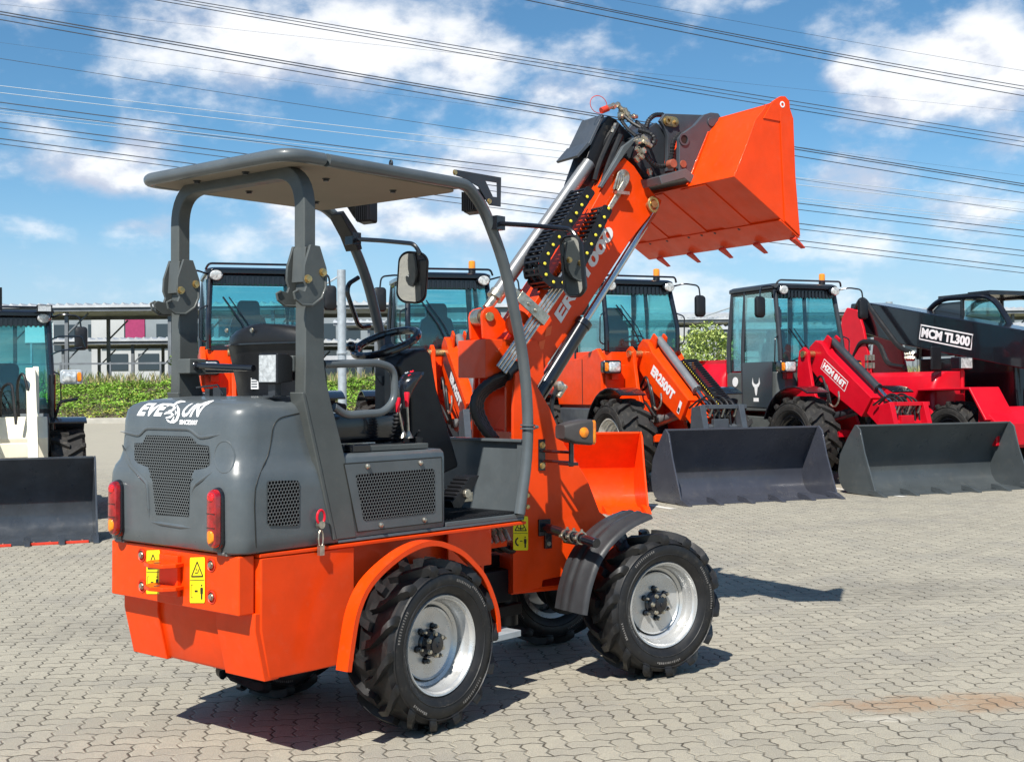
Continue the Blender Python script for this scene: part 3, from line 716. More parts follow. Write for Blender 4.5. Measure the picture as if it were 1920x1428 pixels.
jaw(.818); jaw(.728)
MB().box(-1.105, -1.086, -.06, .06, .70, .86).ob('jaw_base', OR, rp, bev=.003)
MB().cyl((-1.155, 0, .8355), (-1.155, 0, .8345), .014, 14).cyl((-1.155, 0, .7455), (-1.155, 0, .7445), .014, 14).ob('pin_hole', DG, rp)
def sticker(parent, fr, c, x0, y0, x1, y1, ax, v, out, T=None, kind=0):
    """yellow warning sticker: plate, rule, triangle and figures"""
    a = fr.u(*c(x0, y1), **{ax: v}); b = fr.u(*c(x1, y1), **{ax: v}); t = fr.u(*c(x0, y0), **{ax: v})
    r = (b - a); wd = r.length; r.normalize(); up = V(0, 0, 1); ht = (t - a).z; n = Vector(out)
    o = a
    def quad(pts, lift, k, g): g.add([o + r * (p[0] * wd) + up * (p[1] * ht) + n * lift for p in pts], [list(range(len(pts)))], k)
    g = MB()
    rr = [(x, y) for x, y in rrect(0, 1, 0, 1, .06)]
    quad(rr, .0012, 0, g)
    def line(p, q, w_=.028):
        d = V(q[0] - p[0], (q[1] - p[1]) * ht / wd, 0); l = V(-d.y, d.x, 0).normalized() * w_
        quad([(p[0] + l.x, p[1] + l.y * wd / ht), (q[0] + l.x, q[1] + l.y * wd / ht), (q[0] - l.x, q[1] - l.y * wd / ht), (p[0] - l.x, p[1] - l.y * wd / ht)], .002, 1, g)
    line((.03, .5), (.97, .5), .012)
    for p, q in (((.12, .58), (.88, .58)), ((.88, .58), (.5, .90)), ((.5, .90), (.12, .58))): line(p, q, .03)
    if kind == 0:
        line((.35, .66), (.55, .66), .02); line((.55, .66), (.62, .74), .02); line((.42, .76), (.5, .7), .02)
        line((.1, .12), (.1, .40), .012); line((.1, .12), (.22, .12), .012); line((.1, .40), (.22, .40), .012); line((.34, .26), (.54, .26), .04)
    else:
        line((.35, .64), (.65, .64), .03); line((.5, .60), (.5, .76), .03); line((.3, .68), (.38, .62), .03); line((.7, .68), (.62, .62), .03)
        for k in range(6):
            a1 = rad(100 + k * 28); a2 = rad(128 + k * 28); line((.36 + .2 * math.cos(a1), .25 + .11 * math.sin(a1)), (.36 + .2 * math.cos(a2), .25 + .11 * math.sin(a2)), .05)
        line((.45, .27), (.62, .27), .025)
    fx = .80
    quad([(fx - .06, .34), (fx + .06, .34), (fx + .09, .31), (fx + .08, .20), (fx + .05, .20), (fx + .05, .08), (fx - .05, .08), (fx - .05, .20), (fx - .08, .20), (fx - .09, .31)], .002, 1, g)
    quad([(fx + .05 * math.cos(k * .785), .385 + .022 * math.sin(k * .785)) for k in range(8)], .002, 1, g)
    return g.ob('warning_sticker', [M_['yellow'], M_['ink']], parent, T)
sticker(rp, R, c2, 356, 268, 451, 574, 'x', -1.087, (-1, 0, 0))
sticker(rp, R, c2, 662, 318, 768, 638, 'x', -1.087, (-1, 0, 0))
for (x, y) in ((182, 204), (905, 292)):
    p = R.u(*c2(x, y), x=-1.09)
    MB().box(-1.10, -1.03, p.y - .028, p.y + .028, .884, .892).tube([(-1.10, p.y - .02, .893), (-1.10, p.y + .02, .893)], .008, 8).ob('hood_hinge', M_['skin'], L)
# ---- rear chassis
g = MB()
fl = [(-1.0, -.43), (-.735, -.44), (-.5, -.447), (.60, -.447), (.60, -.40), (-.4, -.40), (-.4, .40), (.60, .40), (.60, .447), (-.5, .447), (-.735, .44), (-1.0, .43)]
g.prism(fl, 'z', .874, .888)
g.box(-.565, .36, -.345, -.33, .46, .873); g.box(-.565, .36, .33, .345, .46, .873)
g.box(.10, .40, -.40, -.388, .70, .873); g.box(.34, .36, -.388, .388, .44, .873)
g.box(-.5, .34, -.32, .32, .84, .872)
g.ob('rear_chassis', OR, L, bev=.003)
MB().box(-.5, .34, -.326, .326, .45, .83).ob('engine_block', DG, L, bev=.01)
# arched rear fenders
def fender(s):
    c = bend([(-.606, .378, 0), (-.594, .44, 0), (-.555, .615, 0), (-.491, .717, 0), (-.399, .78, 0), (-.266, .842, 0), (-.138, .870, 0), (-.034, .864, 0), (.123, .805, 0), (.272, .685, 0), (.336, .58, 0), (.377, .481, 0), (.384, .392, 0)], .06, 3)
    g = MB(); rings = []
    for i, p in enumerate(c):
        a = c[max(0, i - 1)]; b = c[min(len(c) - 1, i + 1)]; t = (b - a).normalized(); n = V(-t.y, 0, t.x)
        q = V(p.x, 0, p.y)
        rings.append([q + V(0, s * .585, 0), q + V(0, s * .655, 0), q + V(0, s * .655, 0) - n * .024, q + V(0, s * .649, 0) - n * .024, q + V(0, s * .649, 0) - n * .006, q + V(0, s * .585, 0) - n * .006])
    g.loft(rings)
    return g.ob('rear_fender', OR, L, bev=.002)
BASE = None
fender(-1); fender(1)
# wheels
TY = tyre_mesh('tyre', .388, .262, .222, 14, [M_['rubber'], M_['dust']], .034)
RI = rim_mesh('rim', .218, .262, M_['silver'], .085)
HU = hub_mesh('hub', .062, -.262 / 2 * .80 + .085, [M_['gloss'], M_['zinc']])
T3 = [('tyre', TY), ('rim', RI), ('hub', HU)]
def WM(x, y, z, flip=0, spin=0, T=None):
    m = Matrix.Translation((x, y, z)) @ Matrix.Rotation(PI if flip else 0, 4, 'Z') @ Matrix.Rotation(spin, 4, 'Y')
    return T @ m if T else m
wheel(L, WM(0, -.52, .385, 0, .12), T3)
wheel(L, WM(0, .52, .385, 1, .5), T3)
wheel(L, WM(0, -.52, .385, 0, .75, TF), T3)
wheel(L, WM(0, .52, .385, 1, 1.3, TF), T3)
MB().cyl((0, -.45, .385), (0, .45, .385), .06, 18).cyl((0, -.42, .385), (0, -.26, .385), .12, 24).cyl((0, .26, .385), (0, .42, .385), .12, 24).box(-.12, .12, -.15, .15, .30, .50).ob('rear_axle', BK, L)
BASE = AR
# lettering moulded on the near tyres
# ---- hood
def rr_ring(z, xr, hw, cr_, xf=-.60, n=8):
    pts = [V(xf, -hw, z)]
    for i in range(n + 1):
        a = rad(-90 - 90 * i / n); pts.append(V(xr + cr_ + cr_ * math.cos(a), -hw + cr_ + cr_ * math.sin(a), z))
    for i in range(n + 1):
        a = rad(180 - 90 * i / n); pts.append(V(xr + cr_ + cr_ * math.cos(a), hw - cr_ + cr_ * math.sin(a), z))
    pts.append(V(xf, hw, z)); return pts
lv = [(.892, -1.098, .424, .06), (.90, -1.106, .432, .07), (.95, -1.11, .433, .075), (1.12, -1.113, .433, .08), (1.17, -1.112, .431, .085), (1.20, -1.106, .425, .09), (1.225, -1.094, .412, .095), (1.26, -1.087, .405, .1), (1.33, -1.083, .40, .1), (1.385, -1.080, .40, .1), (1.41, -1.074, .398, .1), (1.43, -1.066, .394, .09), (1.447, -1.050, .384, .09), (1.46, -1.022, .366, .09), (1.47, -.98, .338, .09), (1.478, -.91, .29, .08), (1.484, -.85, .22, .05)]
hood = MB().loft([rr_ring(*l) for l in lv]).ob('hood', GY, L, sharp=50)
_hm = hood.data.copy(); _hm.transform(AR.inverted()); bv = BVHTree.FromPolygons([v.co for v in _hm.vertices], [p.vertices[:] for p in _hm.polygons]); bpy.data.meshes.remove(_hm)
camL = R.I @ V(0, 0, CAMH)
def onhood(px, py, lift=.002):
    r = R.u(px, py, x=-1.0) - camL
    loc, nor, _, _ = bv.ray_cast(camL, r.normalized())
    return (loc + nor * lift) if loc else R.u(px, py, x=-1.1)
def patch(pts, lift, g, k=0, c=c1):
    g.add([onhood(*c(x, y), lift) for x, y in pts], [list(range(len(pts)))], k)
gp = [(360, 510), (670, 520), (720, 575), (795, 585), (800, 720), (665, 840), (655, 1080), (425, 1065), (400, 820), (275, 680), (275, 565), (330, 565)]
g = MB(); patch(gp, .003, g); g.ob('rear_grille', M_['mesh'], hood)
g = MB(); patch([(x, y) for x, y in rrect(1205, 1428, 828, 1145, 22)], .003, g)
g.v = [V(p.x, -.4365, p.z) for p in g.v]; g.ob('side_grille', M_['meshside'], hood)
def ridge(pl, r, m, name, c=c1, loop=False, lift=-.002):
    pts = []
    for i in range(len(pl) - (0 if loop else 1)):
        a, b = pl[i], pl[(i + 1) % len(pl)]; k = max(1, int(math.dist(a, b) / 45))
        pts += [(a[0] + (b[0] - a[0]) * j / k, a[1] + (b[1] - a[1]) * j / k) for j in range(k)]
    if not loop: pts.append(pl[-1])
    q = [onhood(*c(*p), lift) for p in pts]
    if not loop: q = bend(q, .02, 2)
    rr = r if loop or name == 'panel_gap' else [r * min(1, .25 + .9 * min(i, len(q) - 1 - i) / 4) for i in range(len(q))]
    return MB().tube(q, rr, 8, loop=loop).ob(name, m, hood)
for pl in ([(172, 482), (310, 512), (352, 458), (662, 466), (735, 528), (878, 504)], [(186, 578), (235, 715), (362, 850), (376, 1108)], [(378, 1118), (676, 1164)], [(822, 765), (690, 866), (672, 930)]):
    ridge(pl, .0085, GY, 'hood_rib')
ridge([(905 + 72 * math.cos(a * PI / 14), 662 + 112 * math.sin(a * PI / 14)) for a in range(28)], .004, GY, 'round_cap', loop=True)
ridge([(1480, 345), (1400, 362), (1290, 388), (1248, 440), (1232, 560), (1210, 660), (1150, 790), (1122, 880), (1116, 1000), (1122, 1180), (1130, 1338)], .0022, M_['ink'], 'panel_gap', lift=0)
# maker's lettering on the rounded upper edge
lt = M_['white']
dv = V(1, .12, -.55).normalized()
def lline(xa, ya, xb, yb): return onhood(*c1(xa, ya), 0), onhood(*c1(xb, yb), 0)
def word(s, bl, br, tl, bold=.03, shear=.25):
    a = onhood(*c1(*bl), 0); b = onhood(*c1(*br), 0); t = onhood(*c1(*tl), 0)
    rr_ = (b - a); up_ = (t - a); up_ = up_ - rr_.normalized() * up_.dot(rr_.normalized())
    return text(s, 'lettering', a, rr_, up_, lt, hood, None, rr_.length, up_.length, bold, shear, target=bv, d=V(.80, .12, -.58).normalized())
word('EVE', (288, 374), (478, 379), (330, 285), .045)
word('UN', (600, 383), (738, 384), (628, 287), .03)
word('SINCE2007', (588, 436), (716, 440), (590, 402), .05, 0)
g = MB()
def stroke(pts, w_, g=g):
    pts = [V(x, y, 0) for x, y in pts]; n = len(pts); L_, R_ = [], []
    for i, p in enumerate(pts):
        t = (pts[min(n - 1, i + 1)] - pts[max(0, i - 1)]).normalized(); q = V(-t.y, t.x, 0) * w_ * (.35 if i in (0, n - 1) else 1)
        L_.append(p + q); R_.append(p - q)
    for i in range(n - 1):
        patch([(v.x, v.y) for v in (L_[i], L_[i + 1], R_[i + 1], R_[i])], .0016, g)
stroke([(545, 322), (552, 298), (572, 282), (600, 274), (632, 276)], 7)
stroke([(735, 305), (760, 290), (800, 278), (830, 268)], 8)
stroke([(500, 310), (520, 296), (545, 300), (560, 318), (540, 335), (510, 340)], 7)
stroke([(572, 300), (584, 330), (582, 370), (570, 402), (548, 418), (520, 415)], 9)
stroke([(482, 362), (500, 352), (530, 352), (545, 366), (525, 382), (492, 388)], 8)
stroke([(498, 398), (512, 410), (530, 420), (545, 400), (552, 378)], 7)
stroke([(560, 335), (566, 352), (560, 368)], 6)
g.ob('emblem', lt, hood)
# tail lights
KW = 1.0
M_['redlens2'] = mat('bright_red_reflector', (.62, .01, .012), .2, coat=.8, var=.5, vs=40, bump=.6, bs=90)
for s in (1, -1):
    y = .325 * s + .0; hx = -1.112
    def cap(x0, hw, z0, z1, k, g, n=8):
        out = [V(x0, y + p[0], p[1]) for p in rrect(-hw, hw, z0, z1, hw * .98, 6)]; return out
    g = MB(); g.loft([cap(hx + .01, .038, .905, 1.145, 0, g), cap(hx - .012, .036, .91, 1.14, 0, g), cap(hx - .014, .03, .917, 1.134, 0, g)])
    g.loft([[V(hx + .02, y - .03, .95), V(hx + .02, y + .03, .95), V(hx - .012, y + .03, .94), V(hx - .012, y - .03, .94)], [V(hx + .02, y - .012, .895), V(hx + .02, y + .012, .895), V(hx + .004, y + .012, .897), V(hx + .004, y - .012, .897)]])
    tl = g.ob('tail_light', M_['gloss'], L)
    def dome(z0, z1, rt, rb, m, nm):
        g = MB(); n = 8; rings = []
        for (q, xx) in ((1, -.012), (.985, -.027), (.90, -.034), (.6, -.038), (.1, -.040)):
            hw = .0295 * q * KW; zc = (z0 + z1) / 2; hh = (z1 - z0) / 2 * (1 - (1 - q) * (.5 if z1 > 1.1 or z0 < .93 else .0))
            o_ = []
            for (px_, pz_) in rrect(-hw, hw, zc - hh, zc + hh, min(hw, hh) * .95, 5):
                o_.append(V(hx + xx, y + px_, pz_))
            rings.append(o_)
        g.loft(rings); return g.ob(nm, m, tl)
    dome(.916, 1.136, 1, 1, M_['redlens'], 'red_lens'); hx -= .006; KW = .72; dome(.934, .982, 1, 1, M_['amber'], 'amber_lens'); dome(1.088, 1.124, 1, 1, M_['redlens2'], 'reflector'); KW = 1.0; hx += .006
    for zz in (1.045, .992): MB().box(hx - .0405, hx - .038, y - .024, y + .024, zz - .0012, zz + .0012).ob('lens_joint', M_['ink'], tl)
# rear lamp and latch
g = MB(); p = R.u(503, 696, x=-.86)
lp = MB().prism([(-.045, -.005), (.045, .005), (.045, .10), (.02, .115), (-.045, .115)], 'y', -.05, .05)
Ml = Matrix.Translation((p.x + .02, p.y - .02, p.z - .045)) @ Matrix.Rotation(rad(8), 4, 'Z')
lamp = lp.ob('rear_work_lamp', BK, L, Ml, bev=.005)
MB().box(-.049, -.044, -.043, .043, .002, .108).ob('lamp_lens', M_['led'], lamp, Ml, bev=.002)
g = MB()
for k in range(8): g.box(.045, .062, -.046 + k * .0125, -.042 + k * .0125, .01, .10)
g.ob('cooling_fin', BK, lamp, Ml)
MB().box(p.x + .0, p.x + .03, p.y - .04, p.y, 1.484, p.z - .045).box(p.x - .02, p.x + .05, p.y - .05, p.y + .01, 1.482, 1.488).ob('lamp_bracket', DG, lamp)
MB().box(-.83, -.80, .10, .13, 1.478, 1.515).box(-.85, -.82, .0, .05, 1.478, 1.52).tube([(-.85, .16, 1.52), (-.85, .02, 1.53), (-.85, -.02, 1.49)], .004, 6).ob('hood_catch', M_['gloss'], L)
p = R.u(*c1(1570, 1085), y=-.44)
g = MB(); g.tube([V(p.x + .02 * math.cos(a * PI / 8), -.452, p.z + .028 * math.sin(a * PI / 8)) for a in range(16)], .005, 8, 0, loop=True)
g.cyl((p.x, -.44, p.z - .03), (p.x, -.46, p.z - .03), .016, 10, 1); g.tube([V(p.x + .012 * math.cos(a * PI / 6), -.452, p.z - .085 + .035 * math.sin(a * PI / 6)) for a in range(12)], .003, 6, 1, loop=True)
g.box(p.x - .012, p.x + .012, -.46, -.444, p.z - .15, p.z - .11, 1)
g.ob('hood_latch', [M_['red'], M_['zinc']], L)
# ---- side box with grille
g = MB(); sec = [(-.20, .905), (-.43, .905), (-.434, .93), (-.434, 1.215), (-.428, 1.238), (-.41, 1.25), (-.20, 1.252)]
g.loft([[V(-.60, y, z) for y, z in sec], [V(.03, y, z) for y, z in sec], [V(.042, y + .006, z) for y, z in sec]])
sb = g.ob('side_cover', GY, L, bev=.006)
MB().loft([[V(-.60, -y, z) for y, z in sec], [V(.03, -y, z) for y, z in sec]]).ob('side_cover', GY, L, bev=.006)
pp = P2(R, c3, [(318, 712), (1005, 665), (1010, 1118), (415, 1190)], 'y', -.436)
g = MB(); g.prism(pp, 'y', -.4385, -.432); hp = g.ob('hatch', GY, sb, bev=.003)
g = MB()
for i in range(4): a, b = pp[i], pp[(i + 1) % 4]; g.tube([(a[0], -.4365, a[1]), (b[0], -.4365, b[1])], .0028, 6)
g.ob('gap', M_['ink'], hp)
pp = P2(R, c3, [(418, 782), (945, 745), (958, 758), (962, 1040), (950, 1054), (470, 1110), (460, 1102), (405, 800)], 'y', -.441)
MB().prism(pp, 'y', -.4405, -.437).ob('grille', M_['meshside'], hp)
for (x, y) in ((485, 728), (858, 702), (580, 1140), (886, 1104)):
    p = R.u(*c3(x, y), y=-.44); MB().lathe([(.012, 0), (.012, .006), (.007, .011), (.001, .012)], (p.x, -.438, p.z), (0, -1, 0), 12).ob('bolt', M_['zinc'], hp)
# ---- platform, dash wall
g = MB(); g.box(-.60, .60, -.434, .434, .893, .906); g.box(.045, .60, -.434, -.418, .906, .925); g.box(.045, .60, .418, .434, .906, .925); g.box(.045, .61, -.417, .417, .906, .918)
g.box(.60, .612, -.43, .43, .92, 1.262); g.box(.575, .625, -.434, .434, 1.262, 1.276); g.box(.588, .60, -.43, -.40, .925, 1.262)
g.ob('platform', GY, L, bev=.003)
g = MB(); g.box(.05, .59, -.41, .41, .9185, .930)
for k in range(22): g.box(.06 + k * .024, .07 + k * .024, -.40, .40, .930, .934)
g.ob('floor_mat', BK, L)
MB().box(-.2, .044, -.205, .205, .92, 1.25).box(-.60, .02, -.21, .21, 1.10, 1.27).ob('seat_base', M_['gloss'], L, bev=.01)
# ---- roll bar
g = MB()
def postplate(s):
    sp = [(-.779, 2.0), (-.679, 2.0), (-.679, 1.62), (-.668, 1.55), (-.645, 1.47), (-.60, 1.34), (-.56, 1.22), (-.50, .907), (-.612, .907), (-.70, 1.22), (-.782, 1.50), (-.779, 1.62)]
    g.prism(sp, 'y', s * .375, s * .436)
    # rearward flank of the slanting foot
    g.prism([(-.80, 1.50), (-.782, 1.50), (-.70, 1.22), (-.612, .907), (-.632, .907), (-.72, 1.22)], 'y', s * .36, s * .44)
for s in (-1, 1): postplate(s)
g.box(-.79, -.70, -.374, -.29, 1.58, 1.645); g.box(-.79, -.70, .29, .374, 1.58, 1.645)
hoop = bend([(-.755, -.405, 1.93), (-.755, -.405, 2.385), (-.755, .405, 2.385), (-.755, .405, 1.93)], .16, 9)
sq = [(.030, .030), (-.030, .030), (-.030, -.030), (.030, -.030)]
g.tube(hoop, 1, prof=sq, up=(1, 0, 0))
rb = g.ob('roll_bar', M_['greysat'], L, bev=.006)
sh = P2(R, c6, [(1240, 765), (1305, 775), (1350, 925), (1356, 985), (1352, 1060), (1325, 1130), (1262, 1180), (1190, 1176), (1142, 1135), (1133, 1092), (1160, 1072), (1200, 1085), (1212, 1050), (1196, 1000), (1200, 905)], 'y', -.45)
rim_ = P2(R, c6, [(1352, 985), (1352, 1060), (1325, 1130), (1262, 1180), (1190, 1176), (1142, 1135), (1133, 1092), (1165, 1075)], 'y', -.46)
for s in (-1, 1):
    for yy in (.45, .35):
        g = MB(); g.prism(sh, 'y', s * yy, s * (yy + .012)); g.tube([(x, s * (yy + .014) if s < 0 or yy > .4 else s * (yy - .002), z) for x, z in rim_], .006, 6)
        hgp = g.ob('hinge_plate', M_['greysat'], rb, bev=.002)
    g = MB(); g.prism([(-.795, 1.93), (-.685, 1.93), (-.715, 2.07), (-.785, 2.07)], 'y', s * .37, s * .442)
    g.ob('socket', M_['greysat'], rb, bev=.004)
    for (x, y) in ((1230, 1000), (1332, 955)):
        p = R.u(*c6(x, y), y=-.46)
        yv = -.462 if s < 0 else .35
        MB().bolt((p.x, yv, p.z), (0, -1, 0), .013, .014).ob('bolt', M_['brass'], rb)
# ---- canopy
g = MB()
yw = .47
lp_ = bend([(-.02, -yw, 2.425), (-.905, -yw, 2.415), (-.905, yw, 2.415), (.18, yw, 2.428)], .08, 7)
for s in (-1, 1):
    pth = bend([(-.70, s * yw, 2.418), (.145, s * yw, 2.428), (.28, s * .455, 2.34), (.43, s * .455, 2.10), (.59, s * .452, 1.62), (.618, s * .45, 1.25), (.552, s * .445, .925)], [.05, .16, .3, .4, .3, .5], 7)
    (g if s < 0 else g).tube(pth, .0265, 14)
g.tube(bend([(-.72, -yw, 2.418), (-.905, -yw, 2.415), (-.905, yw, 2.415), (-.72, yw, 2.418)], .09, 8), .0265, 14)
g.tube([(.12, -yw, 2.428), (.12, yw, 2.428)], .02, 12)
fr_ = g.ob('canopy_frame', GY, L)
sh_ = [(x, y) for x, y in rrect(-.905, .14, -yw, yw, .08, 6)]
g = MB(); g.prism(sh_, 'z', 2.432, 2.442); 
sht = g.ob('roof_sheet', GY, fr_, bev=.004)
MB().prism([(x * .995, y * .995) for x, y in rrect(-.89, .12, -.455, .455, .07, 6)], 'z', 2.396, 2.402).ob('roof_lining', M_['tan'], fr_)
for (x, y) in ((-.5, -.25), (-.1, -.25), (-.5, .25), (-.1, .25), (-.82, -.12), (-.82, .2)):
    MB().bolt((x, y, 2.396), (0, 0, -1), .012, .012).ob('bolt', DG, fr_)
MB().box(-.74, -.725, -.03, .06, 2.372, 2.395).ob('reflector', M_['red'], fr_)
p = R.u(733, 304, y=-.35); MB().tube([V(p.x, p.y, 2.445), V(p.x, p.y, 2.49)], .006, 6).tube([V(p.x, p.y + .008 * math.cos(a * PI / 6), 2.485 + .016 * math.sin(a * PI / 6)) for a in range(12)], .004, 6, loop=True).ob('antenna_stub', BK, fr_)
# clamp on the front leg
MB().lathe([(.028, -.012), (.036, -.012), (.036, -.004), (.028, -.004), (.028, .004), (.036, .004), (.036, .012), (.028, .012)], (.609, -.45, 1.335), (.03, 0, 1), 18).bolt((.62, -.49, 1.335), (0, -1, 0), .007, .012).ob('tube_clamp', GY, fr_)
# light brackets at the canopy's front
br = P2(R, c7, [(830, 137), (1135, 190), (1132, 385), (1060, 375), (1030, 330), (985, 250), (880, 190), (840, 178)], 'y', -.43)
hol = P2(R, c7, [(1030, 212), (1110, 225), (1112, 322), (1080, 318)], 'y', -.43)
g = MB()
def frame_plate(outer, inner, ax, a, b, g):
    n = len(outer)
    # window cut: bridge outline to hole
    def near(p, Q): return min(range(len(Q)), key=lambda i: (Q[i][0] - p[0]) ** 2 + (Q[i][1] - p[1]) ** 2)
    j = 0; i = near(inner[j], outer)
    ar = sum(outer[k][0] * outer[(k + 1) % n][1] - outer[(k + 1) % n][0] * outer[k][1] for k in range(n)); m = len(inner)
    ai = sum(inner[k][0] * inner[(k + 1) % m][1] - inner[(k + 1) % m][0] * inner[k][1] for k in range(m))
    inn = inner if ar * ai < 0 else inner[::-1]
    j = near(outer[i], inn)
    def ring_strip():
        k = n
        for q in range(n):
            o1, o2 = outer[q], outer[(q + 1) % n]; i1, i2 = inner[near(o1, inner)], inner[near(o2, inner)]
            g.prism([o1, o2, i2, i1] if i1 != i2 else [o1, o2, i1], ax, a, b)
    ring_strip()
frame_plate(br, hol, 'y', -.436, -.43, g)
for s in (1,): g.box(.02, .13, -.436, -.36, 2.447, 2.453)
bk = g.ob('light_bracket', DG, fr_)
g = MB(); frame_plate(br, hol, 'y', .43, .436, g); g.ob('light_bracket', DG, fr_)
for (x, y) in ((830, 155), (1060, 348)):
    p = R.u(*c7(x, y), y=-.437); MB().bolt((p.x, -.437, p.z), (0, -1, 0), .010, .008).ob('bolt', M_['brass'], fr_)
def worklamp(p, name='work_lamp', dx=1):
    lm = MB(); lm.loft([[V(p.x, p.y + a, p.z + b) for a, b in rrect(-.045, .045, -.05, .05, .012)], [V(p.x + .045 * dx, p.y + a, p.z + b) for a, b in rrect(-.052, .052, -.058, .058, .012)]])
    for k in range(7): lm.box(p.x - .018 * dx, p.x, p.y - .042 + k * .013, p.y - .038 + k * .013, p.z - .045, p.z + .045)
    lo = lm.ob(name, BK, L, bev=.002)
    MB().box(min(p.x + .046 * dx, p.x + .049 * dx), max(p.x + .046 * dx, p.x + .049 * dx), p.y - .045, p.y + .045, p.z - .05, p.z + .05).ob('lamp_lens', M_['led'], lo)
    MB().tube(bend([(p.x + .01, p.y, p.z + .05), (p.x - .01, p.y + .03, p.z + .08), (p.x - .03, p.y + .01, p.z + .12)], .03, 4), .004, 6).ob('cable', M_['hose'], lo)
worklamp(R.u(882, 377, y=-.36)); worklamp(R.u(682, 397, y=.36))
MB().prism([(.20, 2.40), (.30, 2.30), (.33, 2.22), (.30, 2.21), (.26, 2.28), (.18, 2.38)], 'y', .38, .47).ob('lamp_arm', BK, fr_, bev=.004)
# mirrors
def mirror(arm, c, ell, yv, face, nm='mirror'):
    pts = [R.u(*c(x, y), x=xx) for x, y, xx in arm]
    g = MB(); g.tube(bend(pts, .05, 6), .011, 10); g.box(pts[0].x - .03, pts[0].x + .03, pts[0].y - .028, pts[0].y + .028, pts[0].z - .032, pts[0].z + .032)
    mo = g.ob('mirror_arm', M_['gloss'], L, bev=.002)
    cx, cy, w_, h_ = ell; ce = R.u(*c(cx, cy), x=pts[-1].x)
    Mx = Matrix.Translation(ce) @ Matrix.Rotation(rad(face[0]), 4, 'Z') @ Matrix.Rotation(rad(face[1]), 4, 'Y') @ Matrix.Rotation(rad(face[2]), 4, 'X')
    ring = [(a, b) for a, b in rrect(-w_, w_, -h_, h_, w_ * .72, 7)]
    g = MB(); g.loft([[V(x_, a * s_, b * s_) for a, b in ring] for x_, s_ in ((-.004, .985), (-.012, 1.0), (.0, 1.05), (.022, .96), (.036, .7))])
    g.ob('shell', BK, mo, Mx)
    MB().prism([(a * .93, b * .955) for a, b in ring], 'x', -.0075, -.0065).ob('glass', M_['mirror'], mo, Mx)
    g2 = MB().loft([[V(x_, a * s_, b * s_ ** .8) for a, b in ring] for x_, s_ in ((-.004, .95), (-.014, 1.0), (-.004, 1.05))], cap=False); g2.ob('bezel', BK, mo, Mx)
    return mo
mirror([(150, 600, .29), (330, 610, .33), (560, 632, .36), (600, 700, .37)], c7, (548, 858, .072, .122), 0, (34, -7, 5))
mirror([(1110, 495, .345), (1350, 510, .36), (1610, 535, .38), (1650, 600, .38)], c7, (1622, 782, .056, .132), 0, (-6, -7, 0))
MB().tube(bend([R.u(*c7(185, 858), y=.44), R.u(*c7(118, 900), y=.44), R.u(*c7(110, 960), y=.44), R.u(*c7(190, 1195), y=.44), R.u(*c7(262, 1185), y=.44)], .045, 6), .012, 10).ob('grab_handle', M_['gloss'], L)
# front left leg darker pad
# ---- arm rails
rl = [R.u(*c3(x, y), y=-.40) for x, y in ((175, 10), (560, 0), (672, 40), (678, 260), (600, 350), (330, 370), (248, 310))]
MB().tube(bend(rl, .07, 7), .0165, 12).ob('arm_rail', GY, L)
rl2 = [(-.72, .40, 1.60), (-.10, .40, 1.61), (-.02, .40, 1.52), (-.05, .40, 1.40), (-.55, .40, 1.36)]
MB().tube(bend(rl2, .07, 6), .0165, 12).ob('arm_rail', GY, L)
MB().tube([(-.755, .30, 1.615), (-.72, -.05, 1.60)], .014, 10).ball((-.755, .30, 1.615), .022).ob('seat_bar', M_['gloss'], L)
# ---- seat
def srings(spec):
    out = []
    for (z, x0, x1, hw, r) in spec:
        out.append([V(a, b, z) for a, b in rrect(x0, x1, -hw, hw, min(r, (x1 - x0) * .48), 5)])
    return out
seat = MB().loft(srings([(1.28, -.56, -.02, .20, .05), (1.30, -.57, .03, .225, .08), (1.36, -.57, .045, .23, .08), (1.395, -.56, .035, .225, .08), (1.41, -.53, .01, .20, .06)])).ob('seat_cushion', M_['gloss'], L)
bk_ = []
for (z, hw, xo) in ((1.37, .22, 0), (1.42, .245, -.004), (1.55, .262, -.02), (1.66, .266, -.045), (1.715, .264, -.058), (1.75, .252, -.06), (1.775, .22, -.055), (1.79, .15, -.045)):
    rg = []
    for i in range(13):
        t = -1 + i / 6; rg.append(V(-.60 + xo + .055 * abs(t) ** 2.5, t * hw, z - (.0 if z < 1.7 else .012 * t * t)))
    for i in range(13):
        t = 1 - i / 6; rg.append(V(-.60 + xo + .085 + .04 * abs(t) ** 2.5, t * (hw - .01), z - (.0 if z < 1.7 else .012 * t * t)))
    bk_.append(rg)
sbk = MB().loft(bk_).ob('seat_back', M_['black'], L, sharp=60)
MB().loft([[V(-.672 + .05 * abs(t) ** 2.5, t * .265, z) for t in [-1 + i / 6 for i in range(13)]] + [V(-.655 + .05 * abs(t) ** 2.5, t * .260, z) for t in [1 - i / 6 for i in range(13)]] for z in (1.702, 1.708)]).ob('seam', M_['gloss'], sbk)
for (x, y) in ((418, 712), (605, 710)):
    q = R.u(320 + x / 3.966, 440 + y / 3.966, x=-.668); MB().bolt((q.x + .0, q.y, q.z), (-1, 0, 0), .008, .006).ob('screw', M_['zinc'], sbk)
q = R.u(478, 717, x=-.617); MB().box(-.619, -.614, q.y - .024, q.y + .024, q.z - .028, q.z + .028).ob('label_plate', [M_['white']], sbk)
for k in range(4): MB().box(-.6200, -.6188, q.y - .018, q.y + .020, q.z - .020 + k * .011, q.z - .015 + k * .011).ob('label_line', M_['bluegrey'], sbk)
MB().loft(srings([(1.56, -.08, -.05, .0, .0), ])) if 0 else None
